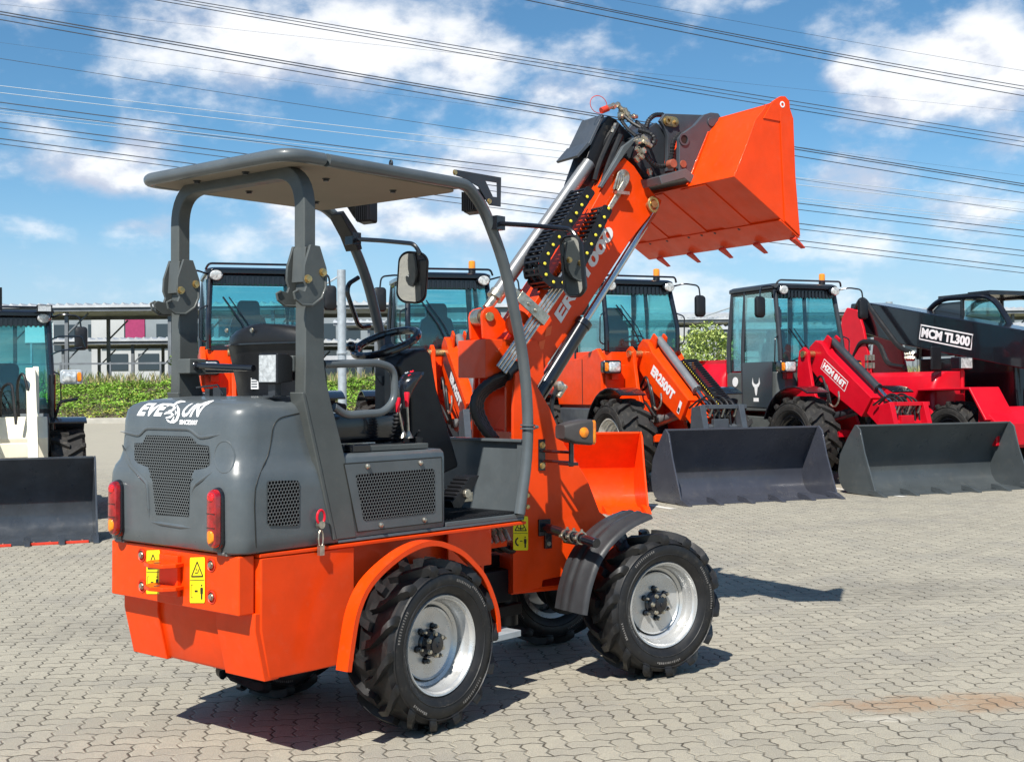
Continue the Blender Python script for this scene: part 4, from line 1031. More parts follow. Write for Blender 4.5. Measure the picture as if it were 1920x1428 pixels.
# ---- console, wheel and levers
cp = P2(R, cf, [(880, 600), (930, 520), (1060, 450), (1140, 440), (1190, 490), (1205, 590), (1240, 800), (1300, 1010), (1380, 1285), (1440, 1500), (1010, 1700), (1010, 1250), (1000, 900), (900, 640)], 'y', -.10)
MB().prism(cp, 'y', -.10, .02).ob('console', M_['black'], L, bev=.02)
wc = R.u(724, 643, y=.03); ax_ = V(-.42, 0, .9).normalized(); ux = V(.9, 0, .42).normalized(); uy = V(0, 1, 0)
g = MB(); g.tube([wc + (ux * math.cos(a * PI / 24) + uy * math.sin(a * PI / 24)) * .156 for a in range(48)], .0185, 10, 0, loop=True)
sw = g.ob('steering_wheel', M_['gloss'], L)
g = MB()
for a in (40, 160, 280):
    d_ = ux * math.cos(rad(a)) + uy * math.sin(rad(a)); s_ = ax_.cross(d_)
    g.loft([[wc - ax_ * .05 + d_ * .03 + s_ * .022, wc - ax_ * .05 + d_ * .03 - s_ * .022, wc - ax_ * .058 + d_ * .03 - s_ * .022, wc - ax_ * .058 + d_ * .03 + s_ * .022], [wc - ax_ * .0 + d_ * .15 + s_ * .012, wc + d_ * .15 - s_ * .012, wc - ax_ * .006 + d_ * .15 - s_ * .012, wc - ax_ * .006 + d_ * .15 + s_ * .012]])
g.ob('spoke', M_['bluegrey'], sw)
MB().lathe([(.055, -.03), (.054, .0), (.046, .012), (.032, .03), (.001, .034)], wc - ax_ * .045, ax_, 24).ob('hub_cap', M_['bluegrey'], sw)
kn = wc - uy * -.13 - ux * .10 + ax_ * .03
MB().ball(kn, .024, 0, 14).cyl(kn, kn - ax_ * .05, .012).ob('spinner_knob', M_['gloss'], sw)
MB().cyl(wc - ax_ * .06, wc - ax_ * .22, .03).ob('steering_column', BK, L)
MB().prism(P2(R, cf, [(690, 690), (820, 690), (822, 880), (700, 700)], 'y', -.15), 'y', -.15, -.145).box(-.06, -.03, -.16, -.10, 1.1, 1.62).ob('stay', DG, L)
# left front corner fender-like hump and console seen past the seat
# joystick with buttons
j0 = R.u(757, 735, y=-.30)
g = MB(); g.loft([[V(j0.x + dx + p[0] * w_, -.30 + p[1] * w_, j0.z + dz) for p in [(math.cos(a * PI / 6), math.sin(a * PI / 6)) for a in range(12)]] for dx, dz, w_ in ((0, -.07, .02), (.002, -.03, .024), (.012, .01, .036), (.028, .045, .046), (.055, .075, .05), (.075, .09, .04))])
jy = g.ob('joystick', M_['gloss'], L)
for dx, dz, dy, m in ((.03, .075, -.018, 'red'), (.055, .092, -.01, 'red'), (.045, .086, .012, 'galv'), (.07, .088, .015, 'greengrass'), (.02, .066, .004, 'red')):
    MB().lathe([(.009, 0), (.009, .006), (.004, .008)], (j0.x + dx - .012, -.30 + dy, j0.z + dz - .004), (-.5, -.1, .85), 10).ob('button', M_[m], jy)
b0 = R.u(745, 822, y=-.30); g = MB(); pr = []
for k in range(9): pr += [(.034 - k * .0016, k * .017), (.022 - k * .001, k * .017 + .0085)]
g.lathe(pr, (b0.x, -.30, 1.262), (.0, 0, 1), 18); g.cyl((b0.x, -.3, 1.40), (j0.x, -.3, j0.z - .03), .008)
g.ob('bellows', M_['black'], L)
for (tx, ty, bx, by) in ((763, 752, 766, 812), (746, 762, 756, 812)):
    a = R.u(tx, ty, y=-.36 if tx > 750 else -.33); b = R.u(bx, by, y=a.y)
    lv_ = MB().cyl(b, a, .0055, 8).lathe([(.022, 0), (.012, .02), (.007, .03)], (b.x, b.y, b.z - .02), (0, 0, 1), 14).ob('lever', M_['zinc'], L)
    MB().loft([[V(a.x + .011 * q * math.cos(t * PI / 5), a.y + .011 * q * math.sin(t * PI / 5), a.z + h_) for t in range(10)] for q, h_ in ((.7, -.025), (.9, .01), (1.15, .034), (1.0, .040))]).ob('lever_knob', M_['red'], lv_)
cb_ = [R.u(*c3(x, y), y=-.40).x for x, y in ((380, 580), (915, 570))]
MB().box(cb_[0], cb_[1], -.40, -.25, 1.253, 1.277).ob('lever_console', M_['greysat'], L, bev=.004)
MB().box(cb_[0] + .0, cb_[0] + .10, -.404, -.35, 1.253, 1.282).ob('fuse_box', M_['gloss'], L, bev=.003)
MB().box(.0, .04, -.30, -.22, 1.253, 1.30).tube([(.02, -.26, 1.29), (.02, -.30, 1.33)], .006, 6).ob('switch_block', BK, L, bev=.004)
# pedal
pd = P2(R, c3, [(1045, 980), (1175, 800), (1240, 790), (1215, 850), (1110, 1020), (1060, 1020)], 'y', -.30)
g = MB(); g.prism(pd, 'y', -.33, -.24)
for k in range(7):
    t = k / 7; a = (pd[0][0] + (pd[1][0] - pd[0][0]) * t, pd[0][1] + (pd[1][1] - pd[0][1]) * t); g.box(a[0] - .006, a[0] + .002, -.33, -.24, a[1] + .0, a[1] + .008)
g.ob('pedal', BK, L, bev=.003)
q = R.u(*c3(1190, 920), y=-.34); MB().cyl((q.x, -.345, q.z), (q.x, -.25, q.z), .022, 8).box(q.x - .01, q.x + .05, -.33, -.28, q.z - .04, q.z + .005).ob('pedal_sensor', M_['zinc'], L, bev=.003)
# step between the wheels
q = R.u(962, 1152, y=-.30); MB().box(.42, .62, -.40, -.25, .335, .365).box(.44, .46, -.33, -.30, .36, .55).ob('step', M_['galv'], L, bev=.003)
# articulation
g = MB(); g.cyl((.95, -.03, .30), (.95, -.03, .75), .07, 20); g.box(.36, .98, -.12, .10, .36, .42); g.box(.36, .98, -.12, .10, .62, .68); g.box(.36, .80, -.20, .20, .46, .62)
g.ob('articulation_joint', BK, L, bev=.006)
g = MB(); g.cyl((.5, -.16, .56), (.85, -.18, .56), .028, 12); g.cyl((.75, -.17, .56), (1.0, -.18, .56), .014, 10, 1); g.ob('steering_cylinder', [BK, M_['chrome']], L)
random.seed(3)
g = MB()
for k in range(7):
    y = -.22 + k * .03; g.tube(bend([(.40, y, .74 + .02 * (k % 3)), (.55, y - .05, .80), (.72, y - .04, .70 + .02 * (k % 2)), (.95, y + .05, .76)], .08, 5), .011, 8)
for k in range(5): g.cyl((.40 + k * .045, -.36, .79), (.40 + k * .045, -.33, .84), .012, 8, 1); g.tube([(.40 + k * .045, -.35, .82), (.42 + k * .045, -.30, .845), (.45 + k * .04, -.25, .80)], .007, 6, 1)
g.ob('hydraulic_hoses', [M_['hose'], M_['zinc']], L)
MB().box(.38, .60, -.33, .33, .76, .79).ob('valve_shelf', OR, L, bev=.003)
# ================================================================== front half of the small loader (boom, bucket)
BASE = TF @ AF
def fp(c, pts, y): return P2(F, c, pts, 'y', y)
# side plates of the front frame
pl_r = fp(ident, [(958, 985), (958, 1112), (1012, 1099), (1014, 1086), (1042, 1080), (1110, 1075), (1150, 1050), (1170, 1000), (1120, 958), (1098, 900), (1074, 860), (1055, 834), (1026, 763), (994, 708), (975, 690), (962, 700), (958, 760)], -.20)
g = MB(); g.prism(pl_r, 'y', -.222, -.20); g.prism(pl_r, 'y', .20, .222)
low = [(x, z) for x, z in pl_r if z < 1.0]
g.box(-.78, -.20, -.199, .199, .48, .50); g.box(-.78, -.765, -.199, .199, .50, .95)
g.box(-.35, -.20, -.199, .199, .50, .80)
g.ob('front_frame', OR, L, bev=.004)
# boxed tower that carries the boom
tw = fp(c8, [(225, 375), (225, 580), (390, 580), (470, 560), (560, 560), (640, 640), (560, 380), (480, 330), (390, 340)], -.12)
g = MB(); g.box(-.90, -.70, -.13, .13, 1.575, 1.77); g.prism([(-.90, 1.77), (-.60, 1.77), (-.56, 1.70), (-.55, 1.50), (-.70, 1.30), (-.78, 1.30), (-.78, 1.575), (-.90, 1.575)], 'y', -.15, -.13); g.prism([(-.90, 1.77), (-.60, 1.77), (-.56, 1.70), (-.55, 1.50), (-.70, 1.30), (-.78, 1.30), (-.78, 1.575), (-.90, 1.575)], 'y', .13, .15)
g.box(-.75, -.60, -.199, .199, .95, 1.30)
tower = g.ob('boom_tower', OR, L, bev=.004)
q = F.u(*c8(400, 478), y=-.152); MB().bolt((q.x, -.151, q.z), (0, -1, 0), .009, .008).ob('bolt', M_['brass'], tower)
ear = fp(c8, [(285, 320), (275, 180), (283, 148), (305, 128), (345, 115), (375, 138), (400, 180), (445, 240), (400, 300), (345, 345)], -.07)
for yy in (-.085, .045):
    MB().prism(ear, 'y', yy, yy + .02).ob('ear', OR, tower, bev=.003)
q = F.u(*c8(331, 182), y=-.09); PIN = q
MB().cyl((q.x, -.10, q.z), (q.x, .09, q.z), .024, 16).ob('pin', M_['brass'], tower, bev=.002)
q = F.u(985, 600, y=-.16); MB().cyl((q.x - .04, -.165, q.z - .02), (q.x - .04, -.14, q.z - .02), .07, 24).ob('pivot_cap', OR, tower, bev=.006)
# boom
A0 = F.u(975, 752, y=-.115); 
bp = fp(ident, [(1000, 742), (1012, 700), (1088, 590), (1180, 450), (1222, 398), (1236, 384), (1238, 376), (1226, 368), (1205, 340), (1186, 312), (1168, 296), (1150, 312), (1128, 352), (1085, 430), (1030, 520), (985, 590), (945, 645), (955, 700)], -.115)
boom = MB().prism(bp, 'y', -.13, .115).ob('boom', OR, L, bev=.005)
# lighter web strip above the pipes
inn = fp(c7, [(1220, 880), (1310, 790), (1250, 960), (1000, 1260)], -.02)
dirb = (F.u(1180, 450, y=-.13) - F.u(1088, 590, y=-.13)).normalized(); upb = V(-dirb.z, 0, dirb.x)
# lettering on the boom side
a = F.u(1052, 606, y=-.133); b = F.u(1154, 436, y=-.133)
LB = (b - a)
text('ERT1000', 'lettering', a, LB, upb, M_['pinkwhite'], boom, None, LB.length, .064, .04, .12)
g = MB()
for (x, y) in ((708, 275), (664, 365)):
    p = F.u(*c8(x, y), y=-.1335); s_ = .024
    g.add([p + dirb * 1.6 * s_, p + upb * s_ * .9 + dirb * .3 * s_, p - dirb * 1.6 * s_, p - upb * s_ * .9 - dirb * .3 * s_], [(0, 1, 2, 3)])
g.ob('diamond_mark', mat('bright_orange_decal', (.9, .12, .02), .4), boom)
# top cylinder (bright barrel)
c0 = V(PIN.x, 0, PIN.z); c1_ = F.u(1104, 306, y=.0); cd = (c1_ - c0).normalized()
g = MB(); g.cyl(c0 + cd * .06, c0 + cd * .16, .026, 16, 1); g.cyl(c0 + cd * .13, c0 + cd * .17, .044, 20, 1); g.cyl(c0 + cd * .17, c1_, .038, 24, 0); g.cyl((c0.x, -.04, c0.z), (c0.x, .04, c0.z), .045, 18, 1)
g.ob('tilt_cylinder', [M_['steelgrey'], M_['zinc']], L)
M_['steelpipe'] = mat('bright_steel_pipe', (.62, .60, .55), .28, metal=.9, var=.2, vs=30, rv=.1)
# hydraulic tubes along the boom and their brackets
g = MB()
for k in range(4):
    off = .158 + k * .018
    a = F.u(968, 745, y=-.13) ; 
    pa = F.u(1010, 700, y=-.20) + upb * off - dirb * .12; pb = F.u(1180, 450, y=-.20) + upb * off - dirb * .06
    g.tube([pa, pb], .0085, 8)
g.ob('hydraulic_tube', M_['steelpipe'], boom)
g = MB()
for t_ in (.33,):
    p = F.u(*c7(1380, 1095), y=-.21); g.xf(Matrix.Identity(4))
    M0 = Matrix(((dirb.x, 0, upb.x, p.x), (0, 1, 0, -.205), (dirb.z, 0, upb.z, p.z), (0, 0, 0, 1)))
    g.box(-.03, .03, -.022, -.012, -.06, .14, M=M0); g.box(-.03, .03, -.022, .02, -.065, -.055, M=M0); g.box(-.018, .018, -.02, .02, .14, .20, M=M0)
    for z in (.02, .07, .17): 
        q = M0 @ V(0, -.022, z); g.bolt(q, (0, -1, 0), .009, .01)
g.ob('tube_bracket', M_['zinc'], boom, bev=.002)
# cable chains
def chain(pts, n, w_, h, y0, name='cable_chain'):
    pts = [V(*p) for p in pts]; seg = [(b - a).length for a, b in zip(pts, pts[1:])]; tot = sum(seg)
    def at(s):
        for a, b, l in zip(pts, pts[1:], seg):
            if s <= l: return a.lerp(b, s / l), (b - a).normalized()
            s -= l
        return pts[-1], (pts[-1] - pts[-2]).normalized()
    g = MB(); gd = MB()
    for i in range(n):
        p, t = at(tot * (i + .5) / n); u_ = V(-t.z, 0, t.x); l = tot / n
        M0 = Matrix(((t.x, 0, u_.x, p.x), (0, 1, 0, y0), (t.z, 0, u_.z, p.z), (0, 0, 0, 1)))
        for yy in (0, w_ - .012): g.prism(rrect(-l * .60, l * .58, -h / 2, h / 2, h * .22, 3), 'y', yy + (.002 if i % 2 else 0), yy + .010 + (.002 if i % 2 else 0), M=M0)
        for zz in (-h / 2 + .002, h / 2 - .010):
            for xx in (-.25, .25): g.box(l * (xx - .10), l * (xx + .10), .012, w_ - .012, zz, zz + .008, M=M0)
        gd.lathe([(.0085, -.006), (.007, -.010), (.001, -.011)], M0 @ V(l * .4, 0, 0), (0, 1, 0), 10)
    for k in range(3):
        g.tube([V(p.x, y0 + .02 + k * (w_ - .04) / 2, p.z) for p in pts], .012, 6)
    o = g.ob(name, BK, L); gd.ob('link_pin', M_['ydot'], o); return o
def bpath(c, pts, y): return [tuple(F.u(*c(x, y_), y=y)) for x, y_ in pts]
def sm(pts, r=.06): return [tuple(p) for p in bend(pts, r, 5)]
chain(sm(bpath(c7, [(1745, 270), (1640, 430), (1540, 570), (1470, 660), (1425, 760), (1440, 850), (1500, 895), (1570, 890), (1650, 820), (1730, 660), (1800, 510), (1860, 390)], -.25), .05), 21, .165, .060, -.25)
tp = [F.u(*c7(x, y), y=-.14) for x, y in ((1510, 870), (1860, 330), (1810, 300), (1465, 800))]
# black boom head cover and plates
hd = fp(cb, [(650, 168), (690, 188), (790, 290), (860, 400), (780, 420), (700, 400), (640, 500), (560, 600), (470, 560), (545, 345), (560, 300)], -.05)
g = MB(); g.prism(hd, 'y', -.01, .14); hdo = g.ob('head_block', M_['black'], L, bev=.006)
g = MB()
e0 = [F.u(*cb(x, y), y=-.02) for x, y in ((600, 180), (520, 350), (470, 445))]
dl = V(0, .21, 0); n_ = V(-.012, 0, .01)
g.loft([[e0[0], e0[0] + dl, e0[0] + dl + n_, e0[0] + n_], [e0[1], e0[1] + dl, e0[1] + dl + n_, e0[1] + n_]]); g.loft([[e0[1] + n_ * .3, e0[1] + dl + n_ * .3, e0[1] + dl + n_ * 1.6, e0[1] + n_ * 1.6], [e0[2] + n_ * 2, e0[2] + dl + n_ * 2, e0[2] + dl + n_ * 3, e0[2] + n_ * 3]])
g.ob('head_cover', M_['bluegrey'], L, bev=.002)
# slanted guard strip
gs = fp(cq, [(780, 575), (790, 600), (660, 760), (400, 1150), (375, 1130), (560, 820), (640, 680)], -.14)
MB().prism(gs, 'y', -.150, -.12).ob('guard_strip', M_['grey'], L, bev=.003)
# bundle of hoses over the head
random.seed(11)
g = MB()
def hp_(x, y, yy): return F.u(*cq(x, y), y=yy)
for pts, r in (([(250, 1060, .02), (280, 870, .02), (430, 640, .0), (560, 450, -.02)], .013), ([(330, 1060, -.04), (370, 900, -.04), (470, 660, -.04), (590, 430, -.05)], .016), ([(430, 1060, -.08), (480, 900, -.08), (560, 700, -.08), (620, 560, -.08)], .018),
               ([(500, 1000, -.1), (560, 840, -.10), (640, 650, -.08)], .02), ([(300, 1090, .0), (330, 940, .0), (420, 760, .02)], .012)):
    g.tube(bend([hp_(*p) for p in pts], .08, 5), r, 8)
g.ob('hoses', M_['hose'], hdo)
def armoured(pts, r, name='armoured_hose'):
    P_ = bend([hp_(*p) for p in pts], .06, 8); g = MB(); seg = [(b - a).length for a, b in zip(P_, P_[1:])]; tot = sum(seg); n = int(tot / .009)
    def at(s):
        for a, b, l in zip(P_, P_[1:], seg):
            if s <= l: return a.lerp(b, s / max(l, 1e-6))
            s -= l
        return P_[-1]
    path = [at(tot * i / n) for i in range(n + 1)]
    g.tube(path, [r * (1.12 if i % 2 else .86) for i in range(n + 1)], 8)
    return g.ob(name, M_['hose'], hdo)
armoured([(820, 500, -.14), (960, 540, -.2), (1010, 620, -.22), (940, 690, -.22), (850, 640, -.2), (800, 560, -.18)], .015)
armoured([(840, 700, -.2), (900, 800, -.22), (1000, 900, -.22), (1110, 910, -.22), (1190, 820, -.2), (1200, 620, -.2), (1280, 540, -.18)], .013)
armoured([(900, 480, -.1), (920, 400, -.08), (990, 330, -.06), (1090, 330, -.02)], .013)
armoured([(640, 330, -.06), (740, 420, -.10), (850, 480, -.14)], .010)
armoured([(610, 370, -.04), (700, 500, -.10), (800, 570, -.16), (860, 700, -.2)], .010)
armoured([(790, 400, -.06), (850, 460, -.10), (930, 520, -.16), (980, 600, -.19)], .010)
armoured([(880, 560, -.18), (960, 590, -.24), (900, 660, -.24), (830, 720, -.22), (880, 790, -.22)], .011)
g = MB(); g2 = MB()
def fit(x0, y0, x1, y1, yy, r, gg): m_ = hp_((x0 + x1) / 2, (y0 + y1) / 2, yy); MB().cyl(hp_(x0, y0, yy), hp_(x1, y1, yy), r, 8).lathe([(r, -r * .5), (r * 1.35, -r * .5), (r * 1.35, r * .5), (r, r * .5)], m_, hp_(x1, y1, yy) - hp_(x0, y0, yy), 6).ob('hose_fitting', M_['zinc'], hdo)
for a in ((470, 250, 600, 215, -.04, .014), (570, 195, 600, 240, -.04, .012), (600, 240, 700, 320, -.05, .013), (620, 270, 620, 370, -.03, .015), (660, 260, 720, 380, -.07, .014), (600, 350, 660, 350, -.05, .018), (730, 350, 800, 350, -.07, .012),
          (780, 600, 860, 640, -.22, .014), (800, 640, 900, 600, -.24, .013), (790, 700, 860, 740, -.22, .014), (860, 560, 930, 640, -.25, .012), (820, 760, 870, 810, -.23, .013), (930, 930, 950, 1000, -.15, .013), (780, 800, 820, 850, -.14, .012), (880, 620, 960, 680, -.26, .012), (560, 430, 520, 530, -.05, .010), (860, 700, 880, 760, -.25, .014)): fit(*a, g)
p0 = hp_(430, 280, -.03)
MB().cyl(hp_(400, 285, -.03), hp_(475, 255, -.03), .018, 12).tube([p0 + V(-.035 + .055 * math.cos(a * PI / 9), 0, .028 + .048 * math.sin(a * PI / 9)) for a in range(18)], .0022, 6, loop=True).ob('coupling_cap', M_['redsteel'], hdo)
q = hp_(320, 442, .15); MB().box(q.x - .02, q.x + .02, q.y, q.y + .01, q.z - .004, q.z + .008).ob('tag', M_['red'], hdo)
# coiled metal pipes at the boom head
g = MB()
for k in range(4):
    sc = 1 - k * .2; cx, cy = 650, 1050
    pts = [(540 + 30 * k, 1160, -.14), (570 + 25 * k, 1060, -.15), (600 + 14 * k, 970 + 16 * k, -.15), (655, 945 + 16 * k, -.155), (705 - 14 * k, 985 + 10 * k, -.15), (705 - 16 * k, 1060, -.15), (640 - 14 * k, 1170, -.15), (490 - 10 * k, 1400, -.15)]
    g.tube(bend([hp_(*p) for p in pts], .05, 6), .0075, 8)
g.box(*sorted((hp_(560, 1180, -.16).x, hp_(700, 1180, -.16).x)), -.175, -.15, hp_(600, 1215, -.16).z, hp_(600, 1180, -.16).z)
g.ob('pipe_bend', M_['zinc'], boom)
# energy chain mount, rear chain hose loop
ho = [(1800, 60), (1700, 130)]
def rloop(pts, r, n_, name, yv):
    P_ = bend([F.u(*c8(x, y), y=yv) for x, y in pts], .12, 8); g = MB()
    seg = [(b - a).length for a, b in zip(P_, P_[1:])]; tot = sum(seg); n = int(tot / .016)
    def at(s):
        for a, b, l in zip(P_, P_[1:], seg):
            if s <= l: return a.lerp(b, s / max(l, 1e-6))
            s -= l
        return P_[-1]
    path = [at(tot * i / n) for i in range(n + 1)]
    g.tube(path, [r * (1.08 if i % 2 else .93) for i in range(n + 1)], 10); return g.ob(name, M_['hose'], L)
for k in range(4): rloop([(500 + 10 * k, 470 + 18 * k), (450 + 6 * k, 540 + 14 * k), (330 + 2 * k, 590 + 16 * k), (235 + 12 * k, 680 + 10 * k), (225 + 16 * k, 790), (290 + 12 * k, 900), (345 + 10 * k, 960)], .020, 0, 'hose_guard', -.16 + k * .012)
for k in range(2): rloop([(240 + 16 * k, 200), (200 + 16 * k, 300), (205 + 16 * k, 400), (235 + 10 * k, 470)], .017, 0, 'hose_guard', .12)
MB().cyl(F.u(*c8(430, 540), y=-.165), F.u(*c8(480, 500), y=-.165), .045, 14).ob('hose_clamp', M_['dgrey'], L)
# lift cylinder
a = F.u(*c8(655, 665), y=-.14); b = F.u(*c8(930, 225), y=-.14); c_ = F.u(1226, 396, y=-.10); d_ = (b - a).normalized()
g = MB(); g.cyl(a - d_ * .15, b, .041, 24); g.cyl(b - d_ * .02, b + d_ * .015, .047, 24)
lc = g.ob('lift_cylinder', M_['gloss'], L, bev=.003)
MB().cyl(b, c_, .0205, 20).ob('rod', M_['chrome'], lc)
g = MB(); 
for k in (.42, .80, .90): g.box(-.006, .006, -.178, -.174, 0, .03, M=Matrix.Translation(a.lerp(b, k) + V(0, .14, 0)) @ Matrix.Rotation(rad(35), 4, 'Y'))
g.ob('label_mark', M_['white'], lc)
q = F.u(1222, 384, y=-.16)
MB().cyl((q.x, -.19, q.z), (q.x, .15, q.z), .020, 14).tube([V(q.x + .03 * math.cos(t * PI / 8), -.175, q.z + .036 * math.sin(t * PI / 8)) for t in range(16)], .010, 8, loop=True).ob('boom_pin', M_['brass'], boom)
g = MB()
armP = [(760, 640), (735, 700), (725, 780), (740, 840)]
g.tube(bend([F.u(*c8(x, y), y=-.2) for x, y in armP], .05, 5), .012, 8, 1)
g.cyl(F.u(*c8(775, 610), y=-.19), F.u(*c8(790, 640), y=-.19), .022, 10); g.cyl(F.u(*c8(815, 620), y=-.2), F.u(*c8(770, 690), y=-.2), .016, 10); g.ball(F.u(*c8(775, 622), y=-.2), .03, n=8)
g.ob('cylinder_hose', [M_['zinc'], M_['hose']], lc)
# quick coupler
kp = fp(cb, [(935, 170), (1160, 178), (1150, 212), (1100, 250), (1010, 300), (990, 380), (985, 505), (945, 505), (950, 300), (925, 240), (905, 212)], -.10)
cpl = MB().prism(kp, 'y', -.13, -.105).prism([(x, z) for x, z in kp], 'y', .18, .205).ob('coupler', M_['bluegrey'], L, bev=.004)
kp2 = fp(cb, [(1165, 175), (1205, 163), (1248, 168), (1275, 212), (1268, 245), (1200, 300), (1160, 372), (1140, 430), (1092, 542), (1062, 545), (1018, 500), (1022, 310), (1045, 282), (1110, 236)], -.26)
MB().prism(kp2, 'y', -.285, -.255).ob('side_link', M_['bluegrey'], cpl, bev=.004); MB().prism(kp2, 'y', .33, .36).ob('side_link', M_['bluegrey'], cpl, bev=.004)
kp3 = fp(cb, [(780, 300), (905, 215), (960, 280), (950, 500), (1010, 500), (1020, 520), (870, 560), (850, 540), (760, 420)], -.1)
MB().prism(kp3, 'y', -.10, .17).ob('coupler_body', M_['dgrey'], cpl, bev=.006)
q = F.u(*cb(985, 213), y=-.13)
g = MB(); g.prism([(q.x + x, q.z + z) for x, z in rrect(-.055, .05, -.028, .028, .027, 6)], 'y', -.14, -.131)
g.lathe([(.02, 0), (.02, .012), (.011, .012), (.011, .004)], (q.x - .028, -.14, q.z), (0, -1, 0), 16); g.bolt((q.x + .028, -.14, q.z), (0, -1, 0), .010, .012)
g.ob('pin_retainer', M_['brass'], cpl)
for x, y, r, m in ((1224, 213, .026, 'bluegrey'), (1060, 458, .021, 'oxide'), (1003, 455, .024, 'oxide')):
    q = F.u(*cb(x, y), y=-.29); MB().cyl((q.x, -.292, q.z), (q.x, -.25, q.z), r, 20).ob('coupler_pin', M_[m], cpl, bev=.002)
q = F.u(*cb(1065, 315), y=-.29); MB().lathe([(.034, 0), (.034, .006), (.024, .006), (.024, -.03)], (q.x, -.286, q.z), (0, -1, 0), 20).ob('bushing', M_['bluegrey'], cpl); MB().cyl((q.x, -.2862, q.z), (q.x, -.284, q.z), .0235, 16).ob('bore', M_['ink'], cpl)
lp2 = fp(cb, [(855, 545), (1010, 500), (1065, 545), (1080, 600), (1060, 600), (1000, 555), (870, 590)], -.2)
MB().prism(lp2, 'y', -.30, .30).ob('lower_bar', M_['grey'], cpl, bev=.004)
# bucket
BF = FW       # its outline is measured in the true front frame
BASE = TF
bs = P2(BF, ident, [(1376, 331), (1399, 274), (1417, 224), (1434, 202), (1436, 196), (1446, 193), (1486, 222), (1490, 330), (1499, 443), (1470, 416)], 'y', -.681)
(bx0, bz0), (bx1, bz1) = bs[0], bs[2]
HW = .681
lug = P2(BF, ident, [(1446, 193), (1452, 188), (1463, 181), (1471, 181), (1479, 190), (1480, 204), (1486, 222), (1483, 232), (1430, 222)], 'y', -.681)
g = MB(); th = .010
for s in (-1, 1):
    bk1 = g.prism(bs, 'y', s * (HW - th), s * HW)
lip = bs[8]; frt = bs[9]; top = bs[6]; up0 = bs[4]
backp = [bs[0], (bs[0][0] + .0, bs[0][1]), bs[1], bs[2], bs[3], up0]
# shell: bottom plate, back plate
def shell(pts, t=.010):
    out = []
    for i, p in enumerate(pts):
        a = pts[max(0, i - 1)]; b = pts[min(len(pts) - 1, i + 1)]; d = V(b[0] - a[0], b[1] - a[1], 0).normalized(); out.append((p[0] + d.y * t, p[1] - d.x * t))
    return out
path = [lip, frt, bs[0], bs[1], bs[2], bs[3], up0]
ins = [(p[0], p[1]) for p in path]; cxz = (.8, 2.85)
inner = [(p[0] + (cxz[0] - p[0]) * .03, p[1] + (cxz[1] - p[1]) * .03) for p in path]
g.prism(path + inner[::-1], 'y', -HW + th, HW - th)
bucket = g.ob('bucket', OR, L, bev=.003)
g = MB(); g.prism(lug, 'y', -HW - .006, -HW + .012); lg = g.ob('lug', OR, bucket, bev=.002)
g = MB(); g.prism(lug, 'y', HW - .012, HW + .006); g.ob('lug', OR, bucket, bev=.002)
q = BF.u(1467, 196, y=-HW - .007); MB().lathe([(.018, 0), (.018, .002), (.010, .002)], (q.x, -HW - .006, q.z), (0, -1, 0), 16).ob('lug_bush', M_['white'], lg); 
ed = P2(BF, cb, [(1622, 150), (1632, 400), (1650, 790)], 'y', -HW - .004)
for q_ in (-1, 1):
    g = MB(); g.prism([(ed[0][0], ed[0][1]), (ed[1][0], ed[1][1]), (ed[2][0], ed[2][1]), (lip[0], lip[1]), (bs[7][0], bs[7][1]), (bs[6][0], bs[6][1])], 'y', q_ * (HW + .007), q_ * HW)
    g.ob('side_edge', OR, bucket, bev=.002)
bd = V(frt[0] - bs[0][0], 0, frt[1] - bs[0][1]).normalized(); bn = V(bd.z, 0, -bd.x)     # down-facing normal of the floor plate
def flr(t, y, k=.0): return V(bs[0][0], y, bs[0][1]) + bd * t + bn * k
Lf = V(frt[0] - bs[0][0], 0, frt[1] - bs[0][1]).length
g = MB()
for y0 in (-.44, -.06, .30):
    g.loft([[flr(.01, y0, .0), flr(.01, y0 + .22, .0), flr(.01, y0 + .22, .006), flr(.01, y0, .006)], [flr(Lf * .93, y0, .0), flr(Lf * .93, y0 + .22, .0), flr(Lf * .93, y0 + .22, .006), flr(Lf * .93, y0, .006)]])
g.ob('wear_strip', OR, bucket, bev=.002)
g = MB(); ld = V(lip[0] - frt[0], 0, lip[1] - frt[1]).normalized(); ln = V(ld.z, 0, -ld.x)
f0 = V(frt[0], 0, frt[1]); l0 = V(lip[0], 0, lip[1])
g.loft([[f0 + V(0, -HW, 0) - ld * .03 + ln * .002, f0 + V(0, -HW, 0) - ld * .03 + ln * .012, l0 + V(0, -HW, 0) + ln * .010, l0 + V(0, -HW, 0) + ld * .012 + ln * .002], [f0 + V(0, HW, 0) - ld * .03 + ln * .002, f0 + V(0, HW, 0) - ld * .03 + ln * .012, l0 + V(0, HW, 0) + ln * .010, l0 + V(0, HW, 0) + ld * .012 + ln * .002]])
g.ob('cutting_edge', OR, bucket, bev=.002)
for k in range(5):
    y = -.655 + k * 1.20 / 4
    g = MB(); t0 = l0 - ld * .02 + ln * .013; td = (ld + V(0, 0, -.10)).normalized()
    g.loft([[t0 + V(0, y - .022, 0), t0 + V(0, y + .022, 0), t0 + V(0, y + .022, 0) + ln * .02, t0 + V(0, y - .022, 0) + ln * .02], [t0 + td * .10 + V(0, y - .016, 0), t0 + td * .10 + V(0, y + .016, 0), t0 + td * .10 + V(0, y + .016, 0) + ln * .006, t0 + td * .10 + V(0, y - .016, 0) + ln * .006]])
    g.ob('tooth', M_['redsteel'], bucket, bev=.002)
g = MB()
for y in (-.12, .0, .12, .33, -.33, .5):
    q = flr(Lf * .97, y, .013); g.lathe([(.009, 0), (.006, .002), (.001, .003)], q, bn, 8)
